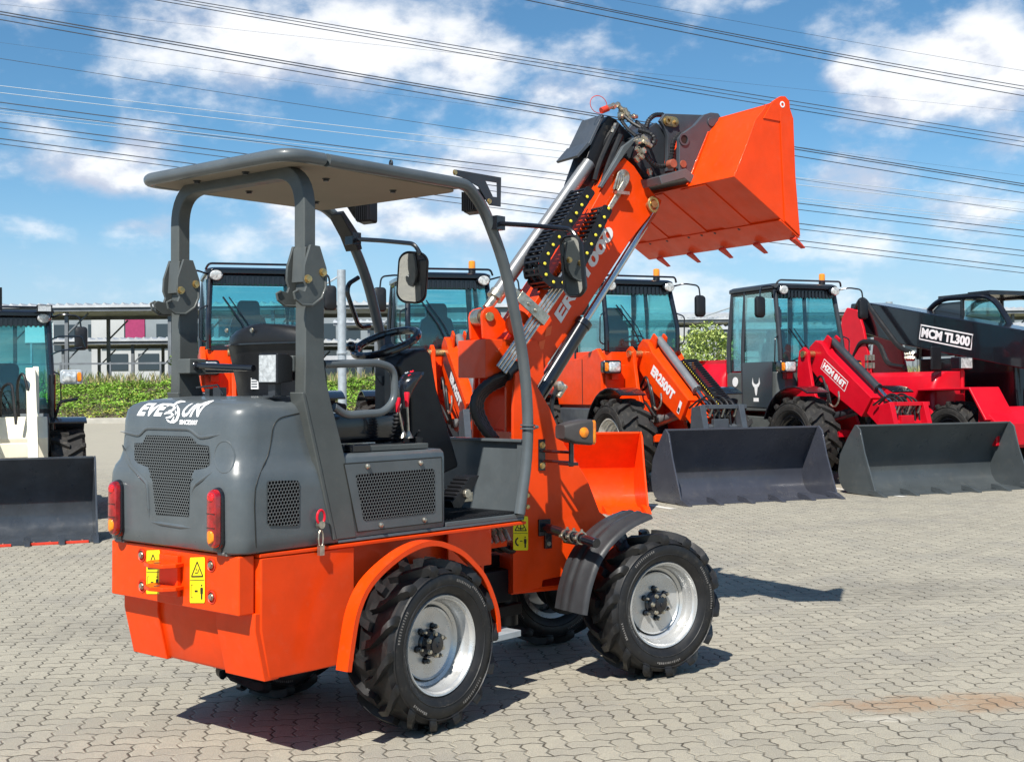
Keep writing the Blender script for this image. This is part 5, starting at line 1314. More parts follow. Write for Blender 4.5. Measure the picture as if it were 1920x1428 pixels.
for (x, y) in ((1010, 680), (1022, 690), (1165, 810), (1135, 755)):
    q = BF.u(*cb(x, y), y=.1)
g.ob('rivet', DG, bucket)
bkw = V(bs[2][0] - bs[1][0], 0, bs[2][1] - bs[1][1]).normalized()
for y_ in (-.30, .36):
    MB().prism([(bs[0][0] - .012, bs[0][1] + .01), (bs[0][0] + .01, bs[0][1] + .01), (bs[2][0] + .01, bs[2][1]), (bs[2][0] - .012, bs[2][1])], 'y', y_, y_ + .015).ob('hook_plate', OR, bucket, bev=.002)
# ---- front axle, fenders, headlight (true front frame)
MB().cyl((0, -.45, .385), (0, .45, .385), .06, 18).cyl((0, -.40, .385), (0, -.24, .385), .13, 28).cyl((0, -.25, .385), (0, -.225, .385), .155, 28).cyl((0, .10, .385), (0, .40, .385), .15, 28).cyl((0, .26, .385), (0, .29, .385), .18, 28).box(-.11, .11, -.16, .16, .27, .50).ob('front_axle', BK, L, bev=.004)
def ffender(s):
    c = bend([(-.468, .40, 0), (-.445, .56, 0), (-.375, .72, 0), (-.235, .86, 0), (-.04, .925, 0), (.20, .905, 0)], .14, 5)
    c = [V(p.x - .10 if p.y < .3 else p.x - .18, p.y, 0) for p in c]
    c = bend([(-.545, .393, 0), (-.522, .51, 0), (-.458, .662, 0), (-.355, .765, 0), (-.235, .835, 0), (-.10, .872, 0)], .12, 5)
    g = MB(); rings = []
    y0, y1 = .395, .655
    pr = [(y0, -.004), (y0 + .004, .004), (y0 + .04, .006), (y0 + .06, .006), (y0 + .066, .013), (y0 + .10, .013), (y0 + .106, .006), (y0 + .13, .006), (y0 + .136, .013), (y0 + .17, .013), (y0 + .176, .006), (y1 - .025, .004), (y1 - .006, -.004), (y1, -.022), (y1 - .006, -.024), (y1 - .012, -.010), (y1 - .03, -.002), (y0 + .17, -.002), (y0 + .01, -.004), (y0, -.010)]
    for i, p in enumerate(c):
        a = c[max(0, i - 1)]; b = c[min(len(c) - 1, i + 1)]; t = (b - a).normalized(); n = V(-t.y, 0, t.x)
        rings.append([V(p.x, s * yy, p.y) + n * nn for yy, nn in pr])
    o = MB().loft(rings).ob('front_fender', M_['fender'], L, sharp=50)
    return o
fo = ffender(-1); ffender(1)
BASE = TF @ AF
a = F.u(*c5(330, 355), y=-.225); b = F.u(*c5(650, 435), y=-.60)
bx = (a + b) / 2
a = V(a.x - .04, -.222, a.z + .035); b = V(a.x + .005, -.70, a.z - .035)
g = MB(); g.cyl(a, b, .024, 18); g.box(a.x - .035, a.x + .035, -.235, -.222, a.z - .045, a.z + .04); g.box(a.x + .0, a.x + .04, -.24, -.222, a.z - .11, a.z)
fa = g.ob('fender_arm', M_['gloss'], L, bev=.003)
g = MB(); 
for y in (-.44, -.50, -.57): g.lathe([(.026, -.008), (.032, -.008), (.032, .008), (.026, .008)], (a.x, y, a.z - .022), (0, 1, 0), 18); g.bolt((a.x + .004, y, a.z + .008), (0, 0, 1), .007, .012); g.bolt((a.x - .030, y, a.z - .022), (-1, 0, 0), .007, .012)
g.bolt((a.x + .02, -.24, a.z - .085), (0, -1, 0), .009, .01)
g.ob('clamp', M_['zinc'], fa)
MB().box(a.x - .01, a.x + .07, -.54, -.42, a.z - .06, a.z - .02).ob('fender_bracket', M_['gloss'], fa, bev=.003)
M_['lampgrey'] = mat('lamp_housing_plastic', (.05, .046, .045), .55, var=.2, bump=.2, bs=150)
# front lamp on its bracket
pc = F.u(1078, 810, y=-.45)
lm = MB(); hs = [(.0, -.052, -.048, .046, .046), (.05, -.066, -.06, .06, .062), (.072, -.066, -.06, .06, .062)]
rings = []
for (xx, y0, y1z, y1, z1) in ((-.085, -.040, -.030, .050, .038), (-.03, -.058, -.052, .058, .052), (.05, -.07, -.064, .066, .064), (.062, -.07, -.064, .066, .064)):
    rings.append([V(pc.x + xx, pc.y + a_, pc.z + b_) for a_, b_ in rrect(y0, y1, y1z, z1, .016, 4)])
lamp = lm.loft(rings).ob('headlamp', M_['lampgrey'], L, bev=.002)
MB().loft([[V(pc.x + xx, pc.y + a_, pc.z + b_) for a_, b_ in rrect(-.068 * k_, -.012, -.060 * k_, .060 * k_, .012, 3)] for xx, k_ in ((.062, 1), (.078, 1), (.086, .9))]).ob('amber_lens', M_['amber'], lamp)
MB().loft([[V(pc.x + xx, pc.y + a_, pc.z + b_) for a_, b_ in rrect(-.010, .064, -.060 * k_, .060 * k_, .012, 3)] for xx, k_ in ((.062, 1), (.078, 1), (.086, .9))]).ob('clear_lens', M_['lens'], lamp)
MB().lathe([(.026, 0), (.026, .006), (.021, .010), (.001, .012)], (pc.x + .012, pc.y - .062, pc.z), (0, -1, 0), 20).ob('side_reflector', M_['amber'], lamp)
q1 = F.u(*c8(668, 1000), y=-.23); q2 = F.u(*c8(840, 1050), y=-.42)
g = MB()
for dz in (0, -.05):
    g.tube([V(q1.x, -.225, q1.z - .03 + dz), V(q1.x + .02, -.34, q1.z - .03 + dz), V(q2.x, -.44, q1.z - .03 + dz)], .008, 8)
g.box(q1.x - .02, q1.x + .02, -.23, -.222, q1.z - .13, q1.z + .03); g.cyl((q2.x, -.44, q1.z - .10), (q2.x, -.44, pc.z - .05), .013, 12); g.box(q2.x - .03, q2.x + .03, -.46, -.36, q1.z - .095, q1.z - .08)
g.ob('lamp_bracket', M_['gloss'], L, bev=.002)
for dz in (0, -.105): MB().bolt((q1.x, -.231, q1.z + dz), (0, -1, 0), .012, .012).ob('bolt', M_['brass'], lamp)
for (x, y) in ((575, 1320), (575, 1392)):
    q = F.u(*c8(x, y), y=-.223); MB().bolt((q.x, -.223, q.z), (0, -1, 0), .009, .01).ob('bolt', M_['brass'], L)
sticker(L, F, ident, 962, 967, 990, 1031, 'y', -.2245, (0, -1, 0), None, 1)
BASE = None
# ================================================================== the row of parked machines
def tub(parent, T, hw, m, name='bucket', teeth=6, edge=None, tm=None, h=.97):
    """loader bucket lying on its floor, lip at x = 0"""
    k = h / .97
    pf = [(.0, .0), (-.62, .015), (-.74, .06), (-.82, .16), (-.85, .30), (-.80, .55 * k), (-.62, .80 * k), (-.47, h)]
    inn = [(.0, .012), (-.61, .03), (-.72, .075), (-.795, .17), (-.822, .30), (-.775, .545 * k), (-.60, .79 * k), (-.455, h - .012)]
    g = MB(); g.prism(pf + inn[::-1], 'y', -hw + .015, hw - .015)
    side = pf + [(-.43, h + .015), (-.34, h - .05), (-.25, .60 * k), (-.04, .10)]
    g.prism(side, 'y', -hw, -hw + .016); g.prism(side, 'y', hw - .016, hw)
    for s in (-1, 1): g.prism([(-.43, h + .015), (-.34, h - .05), (-.25, .60 * k), (-.04, .10), (.02, .0), (-.06, .0), (-.10, .12), (-.31, .58 * k), (-.40, h - .06)], 'y', s * hw - .006 * (s < 0), s * (hw) + .006 * (s > 0))
    g.box(-.49, -.445, -hw + .02, hw - .02, h - .012, h + .012)
    b = g.ob(name, m, parent, T, bev=.004)
    for i in range(teeth):
        y = -hw + .03 + i * (2 * hw - .06) / (teeth - 1)
        MB().loft([[V(-.18, y - .04, .03), V(-.18, y + .04, .03), V(-.18, y + .04, .09), V(-.18, y - .04, .09)], [V(.0, y - .04, .0), V(.0, y + .04, .0), V(.0, y + .04, .075), V(.0, y - .04, .075)], [V(.16, y - .03, .0), V(.16, y + .03, .0), V(.16, y + .03, .012), V(.16, y - .03, .012)]]).ob('tooth', tm or m, b, T, bev=.004)
    if edge:
        for (a, c) in edge: MB().box(.0, .05, a, c, .0, .03).ob('cutting_edge', M_['redsteel'], b, T, bev=.004)
        for (a, c) in edge:
            for q in (.25, .75): MB().bolt((-.03, a + (c - a) * q, .02), (0, 0, 1), .018, .02).ob('bolt', M_['zinc'], b, T)
    return b
BTY = tyre_mesh('tyre', .64, .46, .36, 15, [M_['rubberd'], M_['rubberd']], .05, 'ind')
BRI = rim_mesh('rim', .35, .46, mat('warm_white_rim_paint', (.66, .64, .58), .4, metal=.2), .16)
BRK = rim_mesh('rim', .35, .46, M_['gloss'], .16)
BHU = hub_mesh('hub', .11, -.46 / 2 * .80 + .16, [M_['gloss'], M_['zinc']], 8)
W3 = [('tyre', BTY), ('rim', BRI), ('hub', BHU)]; W3K = [('tyre', BTY), ('rim', BRK), ('hub', BHU)]
def cab(root, x0, x1, hw, z0, zs, z1, frame, lower, door=True, beacon=(.0, .35), pil=.04, name='cab', bars=True, glassm='cabglass'):
    """x0 rear, x1 front; z0 floor, zs window sill, z1 roof; everything hangs on the cab part"""
    fx = x1; tx = x1 - .22
    g = MB()
    g.loft([[V(x0, -hw, z0), V(x1 - .08, -hw, z0), V(x1, -hw + .10, z0), V(x1, hw - .10, z0), V(x1 - .08, hw, z0), V(x0, hw, z0)], [V(x0, -hw, zs), V(x1 - .10, -hw, zs), V(x1, -hw + .12, zs), V(x1, hw - .12, zs), V(x1 - .10, hw, zs), V(x0, hw, zs)]])
    c = g.ob(name, lower, root, bev=.02)
    g = MB()
    A = {}
    for s in (-1, 1):
        A[s] = [V(x1 - .03, s * (hw - .05), zs), V(x1 - .02, s * (hw - .045), zs + .35), V(tx, s * (hw - .09), z1 - .04)]
        g.tube(bend(A[s], .2, 5), pil, 8); g.tube(bend([V(x0 + .03, s * (hw - .03), zs), V(x0 + .02, s * (hw - .03), zs + .4), V(x0 + .10, s * (hw - .08), z1 - .04)], .2, 5), pil * 1.1, 8)
        g.tube(bend([V((x0 + x1) / 2 - .28, s * (hw - .015), zs - .55), V((x0 + x1) / 2 - .30, s * (hw - .015), zs + .4), V((x0 + x1) / 2 - .28, s * (hw - .07), z1 - .03)], .2, 4), pil * .9, 8)
        g.tube([V(x0 + .10, s * (hw - .08), z1 - .05), V(tx, s * (hw - .09), z1 - .05)], pil, 8)
    g.tube([V(tx, -hw + .09, z1 - .05), V(tx, hw - .09, z1 - .05)], pil, 8); g.tube([V(x0 + .1, -hw + .09, z1 - .05), V(x0 + .1, hw - .09, z1 - .05)], pil, 8)
    g.box(x1 - .06, x1 - .0, -hw + .08, hw - .08, zs - .02, zs + .05)
    g.ob('pillar', frame, c)
    g = MB(); g.loft([[V(x0 - .02 + e, y * 1.0, z) for e, y in ()] or [V(a, b, z) for a, b in rrect(x0 - .02 + i, tx + .10 - i, -hw + .02 + i, hw - .02 - i, .12, 4)] for z, i in ((z1 - .03, .0), (z1 + .03, 0), (z1 + .06, .05))]); g.ob('roof', frame, c, bev=.01)
    # glass
    gm = M_[glassm]
    t = .006
    fr_pts = [[V(x1 - .02, y, zs + .04), V(x1 - .005, y, zs + .35), V(tx + .01, y, z1 - .08)] for y in (-hw + .09, hw - .09)]
    g = MB(); g.loft([[p for p in fr_pts[0]] + [p - V(t, 0, 0) for p in fr_pts[0]][::-1], [p for p in fr_pts[1]] + [p - V(t, 0, 0) for p in fr_pts[1]][::-1]]); g.ob('windscreen', gm, c)
    for s in (-1, 1):
        mid = (x0 + x1) / 2 - .28
        MB().prism([(x0 + .06, zs + .03), (mid - .03, zs + .03), (mid - .02, z1 - .09), (x0 + .13, z1 - .09)], 'y', s * (hw - .05), s * (hw - .05 - t)).ob('side_glass', gm, c)
        MB().prism([(mid + .04, zs - .45), (x1 - .14, zs - .45), (x1 - .07, zs + .1), (x1 - .06, zs + .38), (tx - .03, z1 - .09), (mid + .04, z1 - .09)], 'y', s * (hw - .03), s * (hw - .03 - t)).ob('side_glass', M_['doorglass'] if glassm == 'cabglass' else gm, c)
    MB().box(x0 + .04, x0 + .04 + t, -hw + .1, hw - .1, zs + .1, z1 - .1).ob('rear_glass', gm, c)
    # visor under the roof: dark band with ribs
    g = MB(); g.box(tx - .03, tx + .055, -hw + .12, hw - .12, z1 - .17, z1 - .05)
    for k in range(15): g.box(tx + .05, tx + .075, -hw + .15 + k * (2 * hw - .3) / 15, -hw + .15 + (k + .5) * (2 * hw - .3) / 15, z1 - .19, z1 - .06)
    g.ob('sun_visor', M_['gloss'], c, bev=.004)
    if bars: MB().tube(bend([(tx + .12, -hw + .02, z1 + .02), (tx + .16, -hw + .06, z1 + .10), (tx + .16, hw - .06, z1 + .10), (tx + .12, hw - .02, z1 + .02)], .05, 4), .016, 8).ob('roof_rail', frame, c)
    for s in (-1, 1):
        L_ = MB().lathe([(.001, .045), (.075, .03), (.085, .0), (.07, -.05), (.03, -.07)], (tx + .12, s * (hw - .16), z1 - .06), (1, 0, -.1), 18); L_.v = [V(p.x, s * (hw - .16) + (p.y - s * (hw - .16)) * 1.25, z1 - .06 + (p.z - z1 + .06) * .8) for p in L_.v]
        wl = L_.ob('work_light', M_['gloss'], c)
        g = MB().lathe([(.072, .0), (.06, .014), (.001, .018)], (tx + .145, s * (hw - .16), z1 - .063), (1, 0, -.1), 18); g.v = [V(p.x + .012, s * (hw - .16) + (p.y - s * (hw - .16)) * 1.2, p.z) for p in g.v]; g.ob('lens', M_['lens'], wl)
        # mirror on its arm
        arm = bend([(tx + .06, s * (hw - .05), z1 - .04), (tx + .18, s * (hw + .10), z1 + .0), (tx + .22, s * (hw + .34), z1 - .03), (tx + .22, s * (hw + .36), z1 - .20)], .07, 5)
        mo = MB().tube(arm, .013, 8).ob('mirror_arm', M_['gloss'], c); MB().tube(bend([(x1 - .05, s * (hw - .02), zs + .1), (x1 - .02, s * (hw + .07), zs + .13), (x1 - .0, s * (hw + .07), zs + .55), (x1 - .06, s * (hw - .04), zs + .6)], .05, 4), .011, 6).ob('grab_rail', M_['gloss'], c)
        mc = V(tx + .22, s * (hw + .36), z1 - .36)
        MB().loft([[V(mc.x + xx, mc.y + a, mc.z + b) for a, b in rrect(-.09 * k, .09 * k, -.17 * k, .17 * k, .05 * k, 4)] for xx, k in ((-.03, .98), (-.01, 1.04), (.03, .95), (.05, .6))]).ob('mirror', BK, mo, bev=.003)
    if beacon:
        bx, by = tx + beacon[0] - .02, beacon[1]
        b = MB().lathe([(.055, 0), (.055, .05), (.05, .06)], (bx, by, z1 + .06), (0, 0, 1), 18, cap=True).ob('beacon_base', BK, c)
        MB().lathe([(.052, 0), (.052, .10), (.045, .125), (.001, .135)], (bx, by, z1 + .115), (0, 0, 1), 18).ob('beacon_dome', M_['beacon'], b)
    # seat, steering wheel, wiper
    sx = (x0 + x1) / 2 - .18
    MB().loft([[V(sx - .10 + a * .08 + .0, b * .27 * k, zs + z) for a, b in ((-1, -1), (-1, 1), (1, 1), (1, -1))] for z, k in ((-.2, 1), (.35, 1), (.5, .85), (.52, .6), (.66, .62), (.74, .5))]).box(sx - .1, sx + .4, -.26, .26, zs - .30, zs - .15).box(sx + .0, sx + .4, -.38, -.30, zs - .15, zs + .05).ob('seat', M_['dgrey'], c, bev=.03)
    wx = x1 - .36; wz = zs + .16
    MB().tube([V(wx + .17 * math.cos(a * PI / 10) * .85, .19 * math.sin(a * PI / 10), wz + .17 * math.cos(a * PI / 10) * .5) for a in range(20)], .015, 6, loop=True).cyl((wx + .02, 0, wz), (x1 - .14, 0, zs - .3), .05, 10).box(wx - .02, wx + .02, -.17, .17, wz - .01, wz + .01).ob('steering_wheel', M_['gloss'], c)
    MB().tube([V(x1 + .03, -.02, zs + .02), V(x1 + .03, -.02 - (hw - .3) * .45, zs + .36), V(x1 + .03 - .22 * (.72 - .35) / (z1 - zs - .35), -hw + .25, zs + .72)], .013, 6).tube([V(x1 + .035, .06, zs + .02), V(x1 + .035, .06 - (hw - .3) * .45, zs + .36), V(x1 + .035 - .22 * (.72 - .35) / (z1 - zs - .35), -hw + .33, zs + .72)], .009, 6).box(x1 + .0, x1 + .03, -.08, .12, zs - .02, zs + .06).ob('wiper', M_['gloss'], c)
    return c
def headlight(root, x, y, z, s, hous='gloss'):
    g = MB(); g.loft([[V(x + xx, y + a * s, z + b) for a, b in [(p[0], p[1]) for p in rrect(-.15 * k, .15 * k, -.10 * k, .10 * k, .04 * k, 4)]] for xx, k in ((-.16, .6), (-.05, 1), (.06, 1.05), (.075, .95))])
    h = g.ob('headlight', M_[hous], root, bev=.004)
    MB().loft([[V(x + xx, y + a, z + b) for a, b in rrect(*sorted((-.13 * s * k, .07 * s * k)), -.078 * k, .078 * k, .03, 4)] for xx, k in ((.07, 1), (.09, .97), (.10, .8))]).ob('lens', M_['lens'], h)
    MB().loft([[V(x + xx, y + a, z + b) for a, b in rrect(*sorted((.078 * s, .135 * s)), -.07 * k, .07 * k, .02, 3)] for xx, k in ((.065, 1), (.085, .95), (.09, .8))]).ob('indicator', M_['amber'], h)
    return h
def hoses(root, paths, r=.016, m='hose', name='hydraulic_hose'):
    for p in paths: MB().tube(bend(p, .15, 6), r, 8).ob(name, M_[m], root)
def telehead(root, paint, x, z, grey='bluegrey'):
    """tool carrier between boom and bucket"""
    g = MB()
    for s in (-1, 1):
        g.prism([(x - .12, z + .46), (x + .12, z + .50), (x + .24, z + .10), (x + .14, z - .15), (x + .04, z - .42), (x - .10, z - .45), (x - .16, z + .1)], 'y', s * .27, s * .36)
    g.box(x - .02, x + .06, -.36, .36, z - .44, z - .36); g.cyl((x + .02, -.34, z + .18), (x + .02, .34, z + .18), .05, 12)
    g.box(x - .10, x + .10, -.20, .42, z + .44, z + .50); g.box(x + .02, x + .10, -.12, .12, z - .3, z + .3)
    c = g.ob('tool_carrier', M_[grey], root, bev=.008)
    random.seed(int(x * 100))
    for k in range(5):
        y = -.2 + .09 * k; MB().tube(bend([(x - .45, y, z + .45), (x - .2, y + .05, z + .60 + .05 * (k % 2)), (x + .02, y + .1, z + .52), (x + .06, y + .12, z + .2 - .05 * k)], .12, 5), .017, 6).ob('carrier_hose', M_['hose'], c)
    g = MB()
    for k in range(6): g.cyl((x - .02 + .04 * (k % 2), -.25 + .1 * k, z + .33), (x + .05, -.22 + .1 * k, z + .45), .024, 8)
    g.ob('hose_coupling', M_['zinc'], c)
    return c
def tele_loader(o, az, label, paint, title, cabframe='gloss', lower=None, rim=W3, bm='bucketgrey', bhw=1.22, bmats=None, chainon=True, zs=2.12, boomtxt=None, armgrey=False, s=1.0, low=False, beacon=True, grp=None, boff=0, brot=0, drop=0):
    Fq = Fr(o, az); Mx = Fq.M @ Matrix.Scale(s, 4)
    root = empty('wheel_loader', Mx, label, 'wheel loader')
    P_ = M_[paint]; hw = .68
    for (x, y) in ((.52, -.84), (.52, .84), (-2.35, -.84), (-2.35, .84)):
        wheel(root, WM(x, y, .69, 1 if y > 0 else 0, x + y * 2) @ Matrix.Scale(1.08, 4), rim)
    MB().cyl((0, -.6, .62), (0, .6, .62), .12, 14).cyl((-2.35, -.6, .62), (-2.35, .6, .62), .12, 14).ball((0, 0, .62), .24).box(-3.0, -.1, -.36, .36, .55, 1.05).cyl((-1.15, 0, .45), (-1.15, 0, 1.1), .12, 14).ob('chassis', M_['dgrey'], root, bev=.01)
    # rear bonnet and waist panels
    g = MB(); g.loft([[V(a, b, z) for a, b in rrect(-3.45 + i, -1.85, -.66 + i * .6, .66 - i * .6, .14, 4)] for z, i in ((.85, .0), (1.55, .02), (1.80, .06), (1.92, .14), (1.96, .25))]); g.ob('bonnet', P_, root, bev=.01)
    g = MB()
    for q in (-1, 1):
        g.prism([(-1.95, 1.26), (-.42, 1.26), (-.32, 1.34), (-.30, 1.98), (-.48, 2.16), (-.70, 2.12), (-1.2, 2.02), (-1.95, 1.98), (-2.1, 1.7)], 'y', q * .66, q * .745)
    g.box(-.42, -.27, -.70, .70, 1.10, 1.90)
    if not lower: 
        g.ob('side_panel', P_, root, bev=.02)
        MB().box(-1.02, -1.0, -.749, -.744, 1.28, 2.0).ob('panel_gap', M_['ink'], root)
        for q in (-1, 1): MB().box(-1.85, -.55, q * .50, q * .77, .76, 1.22).box(-1.85, -.55, q * .70, q * .85, .42, .47).ob('tank_step', M_['bluegrey'], root, bev=.03)
    cab(root, -1.90, -.33, hw, 1.12, zs, 3.20, M_[cabframe], M_[lower] if lower else P_, beacon=(.0, .38) if beacon else None)
    # fenders
    for q in (-1, 1):
        for xc in (.52, -2.35):
            pts = [(xc + .85 * math.cos(rad(a)), .69 + .85 * math.sin(rad(a))) for a in range(62, 170, 12)]
            pts2 = [(xc + .825 * math.cos(rad(a)), .69 + .825 * math.sin(rad(a))) for a in range(62, 170, 12)][::-1]
            MB().prism(pts + pts2, 'y', q * .62, q * 1.04).ob('fender', M_['gloss'] if not low else P_, root, bev=.008)
    # headlights on brackets
    for q in (-1, 1):
        headlight(root, -.16, q * .66, 1.86, q)
        MB().box(-.32, -.20, *sorted((q * .50, q * .62)), 1.66, 1.95).ob('lamp_bracket', P_, root, bev=.01)
    # front frame towers
    g = MB()
    for q in (-1, 1):
        yy = sorted((q * .30, q * .36))
        g.prism([(-.45, .70), (.40, .55), (.52, .75), (.34, 1.10), (.12, 1.55), (.02, 1.95), (.02, 2.10), (-.10, 2.18), (-.22, 2.12), (-.26, 1.95), (-.30, 1.40), (-.45, 1.0)], 'y', *yy)
    g.box(-.40, .30, -.30, .30, .70, .82); g.box(-.30, -.18, -.30, .30, .80, 1.35)
    g.ob('front_frame', P_, root, bev=.012)
    # boom: outer beam, inner beam, nose
    B0 = V(-.08, 0, 2.06); B1 = V(1.95, 0, .78 - drop); bdv = (B1 - B0).normalized(); bu = V(-bdv.z, 0, bdv.x); Lb = (B1 - B0).length
    def bp_(t, h): q = B0 + bdv * t + bu * h; return (q.x, q.z)
    g = MB(); g.prism([bp_(-.12, -.10), bp_(-.02, -.24), bp_(.5, -.31), (bp_(1.55, -.22)), bp_(1.60, .17), bp_(.3, .20), bp_(.1, .26), bp_(-.08, .22), bp_(-.16, .05)], 'y', -.17, .17)
    bo = g.ob('boom', P_, root, bev=.012)
    g = MB(); g.prism([bp_(1.58, -.13), bp_(2.0, -.15), bp_(2.18, -.50), bp_(2.30, -.70), bp_(2.45, -.66), bp_(2.50, -.10), bp_(2.46, .12), bp_(1.58, .13)], 'y', -.125, .125)
    g.ob('inner_boom', P_ if not armgrey else M_['bluegrey'], bo, bev=.01)
    MB().cyl((B0.x, -.40, B0.z), (B0.x, .40, B0.z), .055, 16).ob('pivot_pin', M_['brass'], bo)
    # top cylinder
    a = B0 + bdv * .12 + bu * .33; b = B0 + bdv * 1.45 + bu * .27; c_ = B0 + bdv * 2.15 + bu * .22
    tcyl = MB().cyl(a, b, .062, 20).cyl(b, b + bdv * .04, .074, 20).ob('top_cylinder', M_['steelgrey'] if paint == 'orange' else M_['dgrey'], bo, bev=.004)
    MB().cyl(b, c_, .032, 14).ob('rod', M_['chrome'], tcyl)
    MB().prism([bp_(.0, .18), bp_(.24, .18), bp_(.18, .40), bp_(.06, .40)], 'y', -.10, -.07).prism([bp_(.0, .18), bp_(.24, .18), bp_(.18, .40), bp_(.06, .40)], 'y', .07, .10).ob('ear', P_, bo, bev=.006)
    # lift cylinder below
    a = V(.10, 0, 1.0); b = B0 + bdv * 1.30 - bu * .24; d_ = (b - a).normalized()
    lc_ = MB().cyl(a, a + d_ * .75, .075, 20).box(a.x, a.x + .15, -.10, .10, a.z, a.z + .12).ob('lift_cylinder', M_['steelgrey'] if paint == 'orange' else M_['dgrey'], root, bev=.004)
    MB().cyl(a + d_ * .75, b, .038, 14).ob('rod', M_['chrome'], lc_)
    # steering/service hoses
    hoses(root, [[(-.05, -.20, 1.55), (.25, -.26, 1.75), (.40, -.24, 1.35), (.25, -.16, 1.05)], [(-.05, -.15, 1.50), (.30, -.22, 1.62), (.42, -.2, 1.2), (.28, -.12, 1.0)], [(-.1, -.24, 1.2), (.2, -.28, 1.35), (.45, -.22, 1.1)], [(.0, .1, 1.3), (.35, .15, 1.5), (.5, .1, 1.1)]], .02)
    MB().tube(bend([(.30, -.20, 1.30), (.50, -.21, 1.18), (.62, -.20, 1.30), (.60, -.2, 1.45)], .08, 4), .016, 6).ob('hydraulic_tube', M_['zinc'], root)
    if chainon:
        g = MB(); gd = MB(); n = 26
        for i in range(n):
            t = .75 + i * .055; p = B0 + bdv * t + bu * (.30); 
            Mc = Matrix(((bdv.x, 0, bu.x, p.x), (0, 1, 0, .12), (bdv.z, 0, bu.z, p.z), (0, 0, 0, 1)))
            for yy in (0, .21): g.prism(rrect(-.034, .03, -.05, .05, .02, 2), 'y', yy, yy + .02, M=Mc)
            g.box(-.012, .012, .02, .21, .03, .045, M=Mc); gd.lathe([(.012, -.004), (.001, -.010)], Mc @ V(.02, 0, .01), (0, 1, 0), 6)
        ch = g.ob('cable_chain', BK, bo); gd.ob('link_pin', M_['ydot'], ch)
    hd = B0 + bdv * 2.35
    telehead(root, paint, hd.x - .02, hd.z - .02, 'bluegrey' if paint == 'orange' else paint)
    # lettering
    if title:
        a = B0 + bdv * .42 - bu * .10 + V(0, -.1725, 0)
        if boomtxt == 'framed':
            a = B0 + bdv * .28 - bu * .10 + V(0, -.1715, 0); r = bdv; 
            g = MB(); w_, h_ = .72, .185
            g.add([a, a + r * w_, a + r * w_ + bu * h_, a + bu * h_], [(0, 1, 2, 3)], 0); g.ob('name_plate', M_['white'], bo)
            a2 = a + V(0, -.0015, 0); g = MB(); e = .012
            g.add([a2 + r * e + bu * e, a2 + r * (w_ - e) + bu * e, a2 + r * (w_ - e) + bu * (h_ - e), a2 + r * e + bu * (h_ - e)], [(0, 1, 2, 3)], 0); g.ob('name_field', P_, bo)
            text(title, 'lettering', a2 + V(0, -.002, 0) + r * .035 + bu * .035, r, bu, M_['white'], bo, None, w_ - .07, h_ - .07, .06, .1)
        elif boomtxt == 'strip':
            g = MB(); a = B0 + bdv * .55 - bu * .13 + V(0, -.1715, 0); g.add([a - bdv * .5, a + bdv * 1.0, a + bdv * 1.0 + bu * .22, a - bdv * .5 + bu * .22], [(0, 1, 2, 3)]); g.ob('name_strip', M_['dgrey'], bo)
            text(title, 'lettering', a + bu * .035 + bdv * .02 + V(0, -.002, 0), bdv, bu, M_['white'], bo, None, .78, .15, .05, .15)
        else:
            text(title, 'lettering', a, bdv, bu, M_['white'], bo, None, .80, .17, .05, .12)
            MB().box(0, .002, 0, .001, 0, .001)
            q = B0 + bdv * 1.40 - bu * .16 + V(0, -.172, 0)
            g = MB(); g.add([q, q + bdv * .07, q + bdv * .07 + bu * .20, q + bu * .20], [(0, 1, 2, 3)], 0); g.add([q + V(0, -.002, 0) + bdv * .01 + bu * .02, q + V(0, -.002, 0) + bdv * .06 + bu * .02, q + V(0, -.002, 0) + bdv * .06 + bu * .09, q + V(0, -.002, 0) + bdv * .01 + bu * .09], [(0, 1, 2, 3)], 1); g.ob('warning_label', [M_['white'], M_['ink']], bo)
    if bm: tub(root, Matrix.Translation((3.0, boff, .0)) @ Matrix.Rotation(rad(brot), 4, 'Z'), bhw, M_[bm], teeth=6 if bhw > 1.1 else 5)
    return root, Fq
# orange machines, left to right
tele_loader((-3.45, 17.05), 163, 'orange loader with tinted glass cab seen head-on behind the driver seat, no beacon', 'orange', '', bm=None, bhw=.92, beacon=False, s=1.0)
tele_loader((-.80, 18.0), 165, 'orange loader with beacon and slanted grey name strip, just left of the raised boom', 'orange', 'ER420T', bm='orange', bhw=1.0, boomtxt='strip', boff=.72, brot=-9)
tele_loader((2.2, 19.5), 158, 'orange loader with white ER2500T lettering and a big dark grey bucket', 'orange', 'ER2500T', bm='bucketgrey', bhw=1.22)
root, Fh = tele_loader((5.16, 20.65), 157, 'red loader with grey cab and wide grey green bucket, second machine from the right', 'redpaint', 'HZM 816T', cabframe='dgrey', lower='greysat', bm='bucketgreen', bhw=1.42, boomtxt='framed', chainon=False, rim=W3K, zs=1.78)
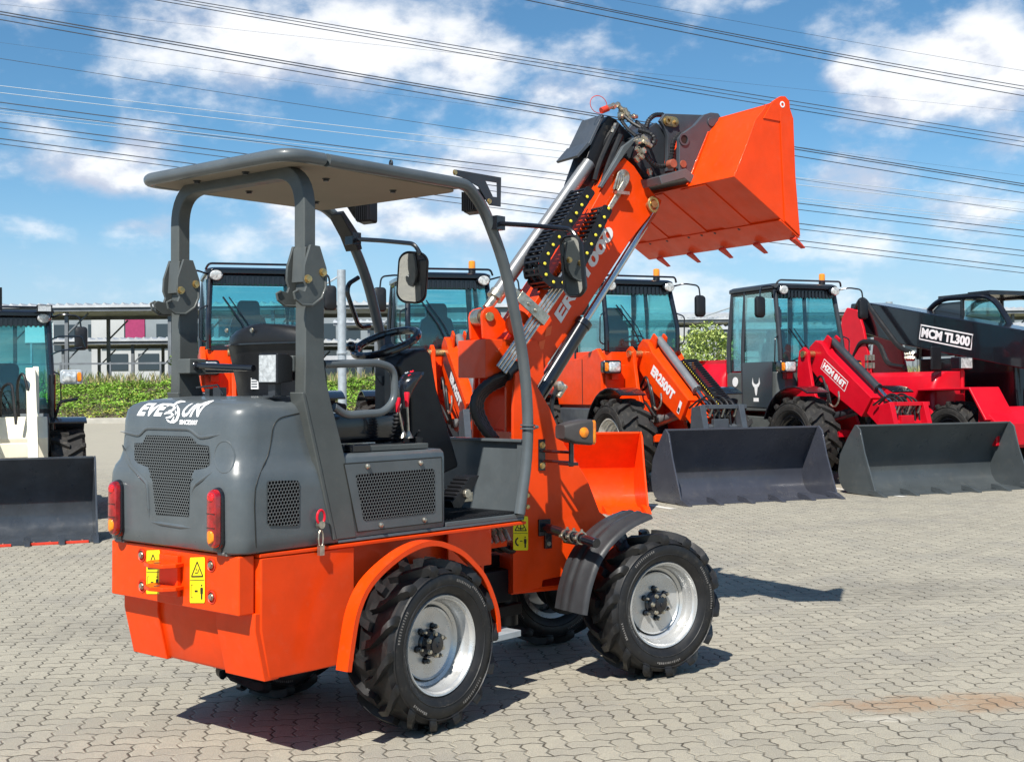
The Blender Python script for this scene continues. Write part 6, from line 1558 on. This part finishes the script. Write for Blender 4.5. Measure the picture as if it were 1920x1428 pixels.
# details of the grey-cabbed one: door panel, horned badge, model number, round plate
MB().prism([(-1.42, 1.20), (-.62, 1.18), (-.52, 1.30), (-.50, 1.95), (-1.42, 1.95)], 'y', -.692, -.684).ob('door_glass', M_['pane'], root, bev=.004)
g = MB()
def bl(pts): g.add([V(-.98 + x * .0035, -.6935, 1.36 + z * .0035) for x, z in pts], [list(range(len(pts)))])
bl([(-28, 95), (-22, 70), (-8, 62), (8, 62), (22, 70), (28, 95), (34, 66), (22, 50), (14, 48), (9, 22), (4, 8), (-4, 8), (-9, 22), (-14, 48), (-22, 50), (-34, 66)])
bl([(-22, -4), (22, -4), (22, -22), (-22, -22)])
g.ob('badge', M_['white'], root)
MB().cyl((-1.62, -.686, 1.62), (-1.62, -.692, 1.62), .085, 20).ob('round_plate', M_['white'], root)
MB().prism([(-1.75, 1.06), (-.40, 1.02), (-.62, .72), (-1.60, .80)], 'y', -.78, -.70).ob('cab_step', M_['greysat'], root, bev=.01)
text('315T', 'lettering', (-1.45, -.7815, .86), V(1, 0, -.03), V(0, 0, 1), M_['white'], root, None, .42, .12, .05, .15)
MB().loft([[V(a, b, z) for a, b in rrect(-3.35 + i, -1.95, -.80 + i, -.55, .12, 4)] for z, i in ((1.25, .0), (1.7, .05), (1.95, .25), (2.02, .5))]).ob('rear_cowl', M_['redpaint'], root, bev=.02)
MB().cyl((-1.0, -.20, 2.55), (-1.0, -.20, 2.85), .045, 12).cyl((-1.0, -.20, 2.85), (-1.0, -.20, 2.90), .025, 10).ob('fire_extinguisher', M_['red'], root)
MB().box(2.52, 2.60, -1.352, -1.33, .28, .50).ob('reflector', M_['red'], root, bev=.004)
MB().ball((.35, -.25, .55), .20, n=16).ob('axle_housing', M_['galv'], root)

# ---- cream machine at the left edge
Fq = Fr((-6.09, 15.15), 158); s = .84
wl_ = empty('wheel_loader', Fq.M @ Matrix.Scale(s, 4), 'cream coloured loader with black bucket at the left edge, partly out of the picture', 'wheel loader')
for (x, y) in ((0, -.80), (0, .80), (-2.3, -.80), (-2.3, .80)): wheel(wl_, WM(x, y, .65, 1 if y > 0 else 0, x + y * 2) @ Matrix.Scale(1.02, 4), W3K)
MB().box(-3.0, .2, -.38, .38, .5, 1.0).cyl((0, -.6, .6), (0, .6, .6), .12, 12).ob('chassis', M_['dgrey'], wl_, bev=.01)
MB().loft([[V(a, b, z) for a, b in rrect(-3.3 + i, -1.7, -.62 + i * .5, .62 - i * .5, .12, 4)] for z, i in ((.8, 0), (1.6, .03), (1.75, .12))]).ob('bonnet', M_['cream'], wl_, bev=.02)
cc = cab(wl_, -1.8, -.35, .66, .95, 1.55, 3.0, M_['gloss'], M_['wallgrey'], beacon=None)
MB().box(-.42, -.30, .40, .62, 3.02, 3.13).ob('work_lamp', BK, cc, bev=.006); MB().box(-.30, -.292, .42, .60, 3.035, 3.115).ob('lamp_lens', M_['led'], cc)
MB().tube([(-.9, -.1, 3.05), (-.9, -.1, 3.42)], .03, 8).ob('antenna', BK, cc)
MB().tube(bend([(-.30, .60, 2.62), (-.10, .70, 2.66), (-.05, 1.02, 2.66), (-.05, 1.06, 2.50)], .05, 4), .012, 6).tube(bend([(-.30, .60, 2.40), (-.10, .70, 2.44), (-.05, 1.02, 2.50)], .05, 4), .012, 6).ob('mirror_frame', M_['gloss'], cc)
for q in (-1, 1):
    pts = [(.78 * math.cos(rad(a)), .60 + .78 * math.sin(rad(a))) for a in range(66, 170, 14)]; pts = [(x, z + .10) for x, z in pts]; p2 = [(x * .965, .6 + (z - .6) * .965) for x, z in pts][::-1]
    MB().prism(pts + p2, 'y', q * .55, q * 1.06).ob('fender', M_['gloss'], wl_, bev=.008)
    h = headlight(wl_, .05, q * .86, 2.06, q, 'galv'); MB().tube(bend([(.0, q * .95, 1.74), (.0, q * .70, 1.70), (-.1, q * .62, 1.4)], .06, 4), .02, 6).ob('lamp_arm', M_['gloss'], wl_)
    MB().cyl((-.1, q * .60, .9), (-.1, q * .60, 2.1), .05, 12).cyl((-.1, q * .60, .6), (-.1, q * .60, 1.3), .03, 10, 1).ob('mast_strut', [M_['gloss'], M_['chrome']], wl_, bev=.004)
    MB().prism([(-.25, .7), (.25, .6), (.35, 1.0), (.05, 1.55), (.02, 2.15), (-.10, 2.22), (-.2, 2.1), (-.2, 1.3)], 'y', *sorted((q * .34, q * .42))).ob('tower_plate', M_['cream'], wl_, bev=.01)
    MB().prism([(-.05, 2.20), (-.15, 2.10), (.85, 1.30), (1.75, .40), (2.0, .35), (2.02, .50), (1.3, 1.30), (.3, 2.08)], 'y', *sorted((q * .24, q * .37))).ob('lift_arm', M_['cream'], wl_, bev=.01)
MB().box(.9, 1.05, -.36, .36, .95, 1.15).prism([(.20, .95), (.55, .70), (.60, 1.20), (.34, 1.50)], 'y', -.52, .52).ob('cross_plate', M_['cream'], wl_, bev=.01)
MB().box(.62, .66, -.6, .40, .66, .80).ob('stripe', M_['redpaint'], wl_, bev=.01)
hoses(wl_, [[(.2, .15, 1.3), (.25, .12, 2.0), (.5, .2, 2.15), (.6, .30, 1.7), (.75, .32, 1.5)], [(.2, -.1, 1.2), (.3, -.1, 1.9), (.5, .05, 2.0), (.7, .1, 1.4)], [(.6, .34, 1.7), (.9, .36, 1.4), (1.3, .36, .9)], [(.1, .05, 1.0), (.3, .1, 1.6), (.6, .12, 1.0)]], .02)
tub(wl_, Matrix.Translation((3.25, 0, 0)), 1.01, M_['bucketblack'], teeth=6, edge=((-.9, -.5), (-.35, .02), (.18, .55), (.62, .90)), h=1.02)

# ---- red and black telehandler at the right edge
Ft = Fr((7.95, 20.35), 157)
th_ = empty('telehandler', Ft.M, 'red telescopic handler with thick black boom lettered in a white frame, at the right edge', 'telehandler')
for (x, y) in ((0, -.92), (0, .92), (-2.9, -.92), (-2.9, .92)): wheel(th_, WM(x, y, .64, 1 if y > 0 else 0, x + y), W3K)
RP = M_['redpaint']
MB().box(-3.6, .75, -.45, .45, .55, 1.05).cyl((0, -.7, .64), (0, .7, .64), .13, 12).ob('chassis', RP, th_, bev=.02)
MB().loft([[V(a, b, z) for a, b in rrect(-2.55, -.45, -1.05 + i, -.30, .10, 4)] for z, i in ((.70, 0), (1.50, .02), (1.68, .10), (1.76, .25))]).ob('engine_cover', RP, th_, bev=.02)
ec = MB().prism([(-2.2, 1.62), (-1.4, 1.55), (-1.4, 1.60), (-2.2, 1.68)], 'y', -.92, -.55).ob('vent', M_['gloss'], th_)
MB().box(-2.30, -1.95, -1.075, -1.05, 1.05, 1.50).ob('side_vent', M_['gloss'], th_, bev=.01)
for k in range(2): MB().box(-2.28 + k * .17, -2.14 + k * .17, -1.085, -1.074, 1.10, 1.45).ob('vent_grille', M_['galv'], th_)
for xc in (0, -2.9):
    for q in (-1, 1):
        pts = [(xc - .85, 1.10), (xc - .62, 1.48), (xc + .55, 1.50), (xc + .90, 1.0)]; MB().prism(pts + [(xc + .86, .98), (xc + .53, 1.46), (xc - .60, 1.44), (xc - .80, 1.09)], 'y', q * .60, q * 1.20).ob('fender', RP, th_, bev=.012)
MB().prism([(.62, .60), (1.0, .60), (1.02, .95), (.80, 1.12), (.62, 1.2)], 'y', -1.1, 1.1).ob('front_beam', RP, th_, bev=.02)
for q in (-1, 1): MB().prism([(-3.75, .9), (-2.5, .9), (-2.6, 1.7), (-2.85, 2.6), (-3.0, 2.92), (-3.3, 2.98), (-3.45, 2.8), (-3.6, 1.9)], 'y', *sorted((-.08 + q * .36, -.08 + q * .42))).ob('rear_tower', RP, th_, bev=.015)
bpt = [(-3.50, 2.62), (-3.38, 3.06), (-2.9, 3.05), (1.1, 2.32), (1.1, 1.72), (-2.0, 2.25)]
tb = MB().prism(bpt, 'y', -.34, .16).ob('boom', M_['gloss'], th_, bev=.02)
MB().prism([(1.1, 2.26), (2.4, 2.02), (2.4, 1.55), (1.1, 1.78)], 'y', -.28, .10).ob('inner_boom', M_['gloss'], tb, bev=.01)
r = V(4.0, 0, -.73).normalized(); u = V(.73, 0, 4.0).normalized(); a = V(-1.55, -.3425, 2.325)
g = MB(); w_, h_ = 1.26, .265
for (x0, x1, y0, y1) in ((0, w_, 0, .022), (0, w_, h_ - .022, h_), (0, .022, 0, h_), (w_ - .022, w_, 0, h_)): g.add([a + r * x0 + u * y0, a + r * x1 + u * y0, a + r * x1 + u * y1, a + r * x0 + u * y1], [(0, 1, 2, 3)])
g.ob('letter_frame', M_['white'], tb)
text('MCM TL300', 'lettering', a + r * .05 + u * .05 + V(0, -.002, 0), r, u, M_['white'], tb, None, w_ - .10, h_ - .10, .05, 0)
# cab of black tube and panels on the far side of the boom
cbm = MB().loft([[V(a_, b_, z) for a_, b_ in rrect(-2.25 + i, .15 - j, .22, 1.18, .10, 4)] for z, i, j in ((1.0, 0, 0), (2.0, -.0, .05))]).ob('cab', M_['gloss'], th_, bev=.02)
g = MB()
for yy in (.26, 1.14):
    g.tube(bend([(.05, yy, 2.0), (-.05, yy, 2.5), (-.45, yy, 3.02), (-1.7, yy, 3.05), (-2.2, yy, 2.7), (-2.25, yy, 2.0)], [.2, .3, .25, .3], 6), .05, 8); g.tube([(-1.15, yy, 2.0), (-1.15, yy, 3.02)], .035, 8)
g.prism(rrect(-1.75, -.42, .22, 1.18, .08), 'z', 3.03, 3.09)
for k in range(9): g.box(-1.0 + k * .06, -.98 + k * .06, .24, 1.16, 3.09, 3.11)
g.ob('cab_frame', M_['gloss'], cbm)
MB().prism([(-1.10, 2.04), (-.04, 2.04), (-.10, 2.48), (-.46, 2.95), (-1.10, 2.97)], 'y', .27, .276).ob('side_glass', M_['doorglass'], cbm); MB().prism([(-2.2, 2.04), (-1.2, 2.04), (-1.2, 2.97), (-1.7, 2.97), (-2.15, 2.68)], 'y', .27, .276).ob('side_glass', M_['pane'], cbm)
MB().box(-1.6, -1.0, .5, .95, 2.0, 2.55).ob('seat', M_['dgrey'], cbm, bev=.05)
MB().box(-.1, .12, -.98, -.72, 1.78, 1.98).ob('headlight', M_['gloss'], th_, bev=.02); MB().box(.12, .135, -.96, -.74, 1.80, 1.96).ob('lens', M_['lens'], th_, bev=.005)
MB().cyl((.02, -.85, 1.40), (.02, -.85, 1.80), .03, 10).ob('lamp_post', RP, th_)
MB().prism([(-.42, 1.78), (-.38, 1.78), (-.38, 2.16), (-.42, 2.16)], 'y', -1.10, -.90).ob('mirror', BK, th_, bev=.015)
hoses(th_, [[(-3.1, -.45, 2.95), (-2.85, -.5, 3.15), (-2.45, -.5, 2.75), (-1.9, -.48, 2.2), (-1.5, -.46, 2.05)], [(-3.2, -.46, 2.0), (-2.9, -.5, 2.35), (-2.4, -.5, 2.3), (-2.2, -.48, 1.9), (-1.8, -.46, 1.85)]], .045, 'hose', 'hose_guard')
hoses(th_, [[(1.1, -.36, 2.1), (1.3, -.4, 2.3), (1.45, -.4, 1.9), (1.3, -.4, 1.5)], [(1.1, -.30, 2.0), (1.35, -.42, 2.1), (1.5, -.36, 1.7), (1.35, -.4, 1.4)]], .025)
g = MB()
for k in range(8): g.cyl((-1.75 + .05 * (k % 4), -.42, 1.98 + .07 * (k // 4)), (-1.70 + .06 * (k % 4), -.50, 2.02 + .07 * (k // 4)), .03, 8)
g.ob('valve_fitting', M_['zinc'], th_); g = MB()
for k in range(6): g.cyl((-2.75 + .09 * (k % 3), -.50, 1.85 + .14 * (k // 3)), (-2.75 + .09 * (k % 3), -.50, 1.95 + .14 * (k // 3)), .03, 8)
g.ob('valve_fitting', M_['zinc'], th_)
# white sign board beside the carport and two parked cars' worth of pale shapes far off
sg = empty('sign_board', Matrix.Translation((-19.6, 50.5, 2.0)), 'plain white board standing by the carport at the left, above the black mirror', 'board')
MB().box(0, 1.15, 0, .08, 1.55, 2.35).ob('panel', M_['white'], sg, bev=.01); MB().box(.2, .28, .02, .10, -.3, 1.55).box(.85, .93, .02, .10, -.3, 1.55).ob('post', M_['galv'], sg)
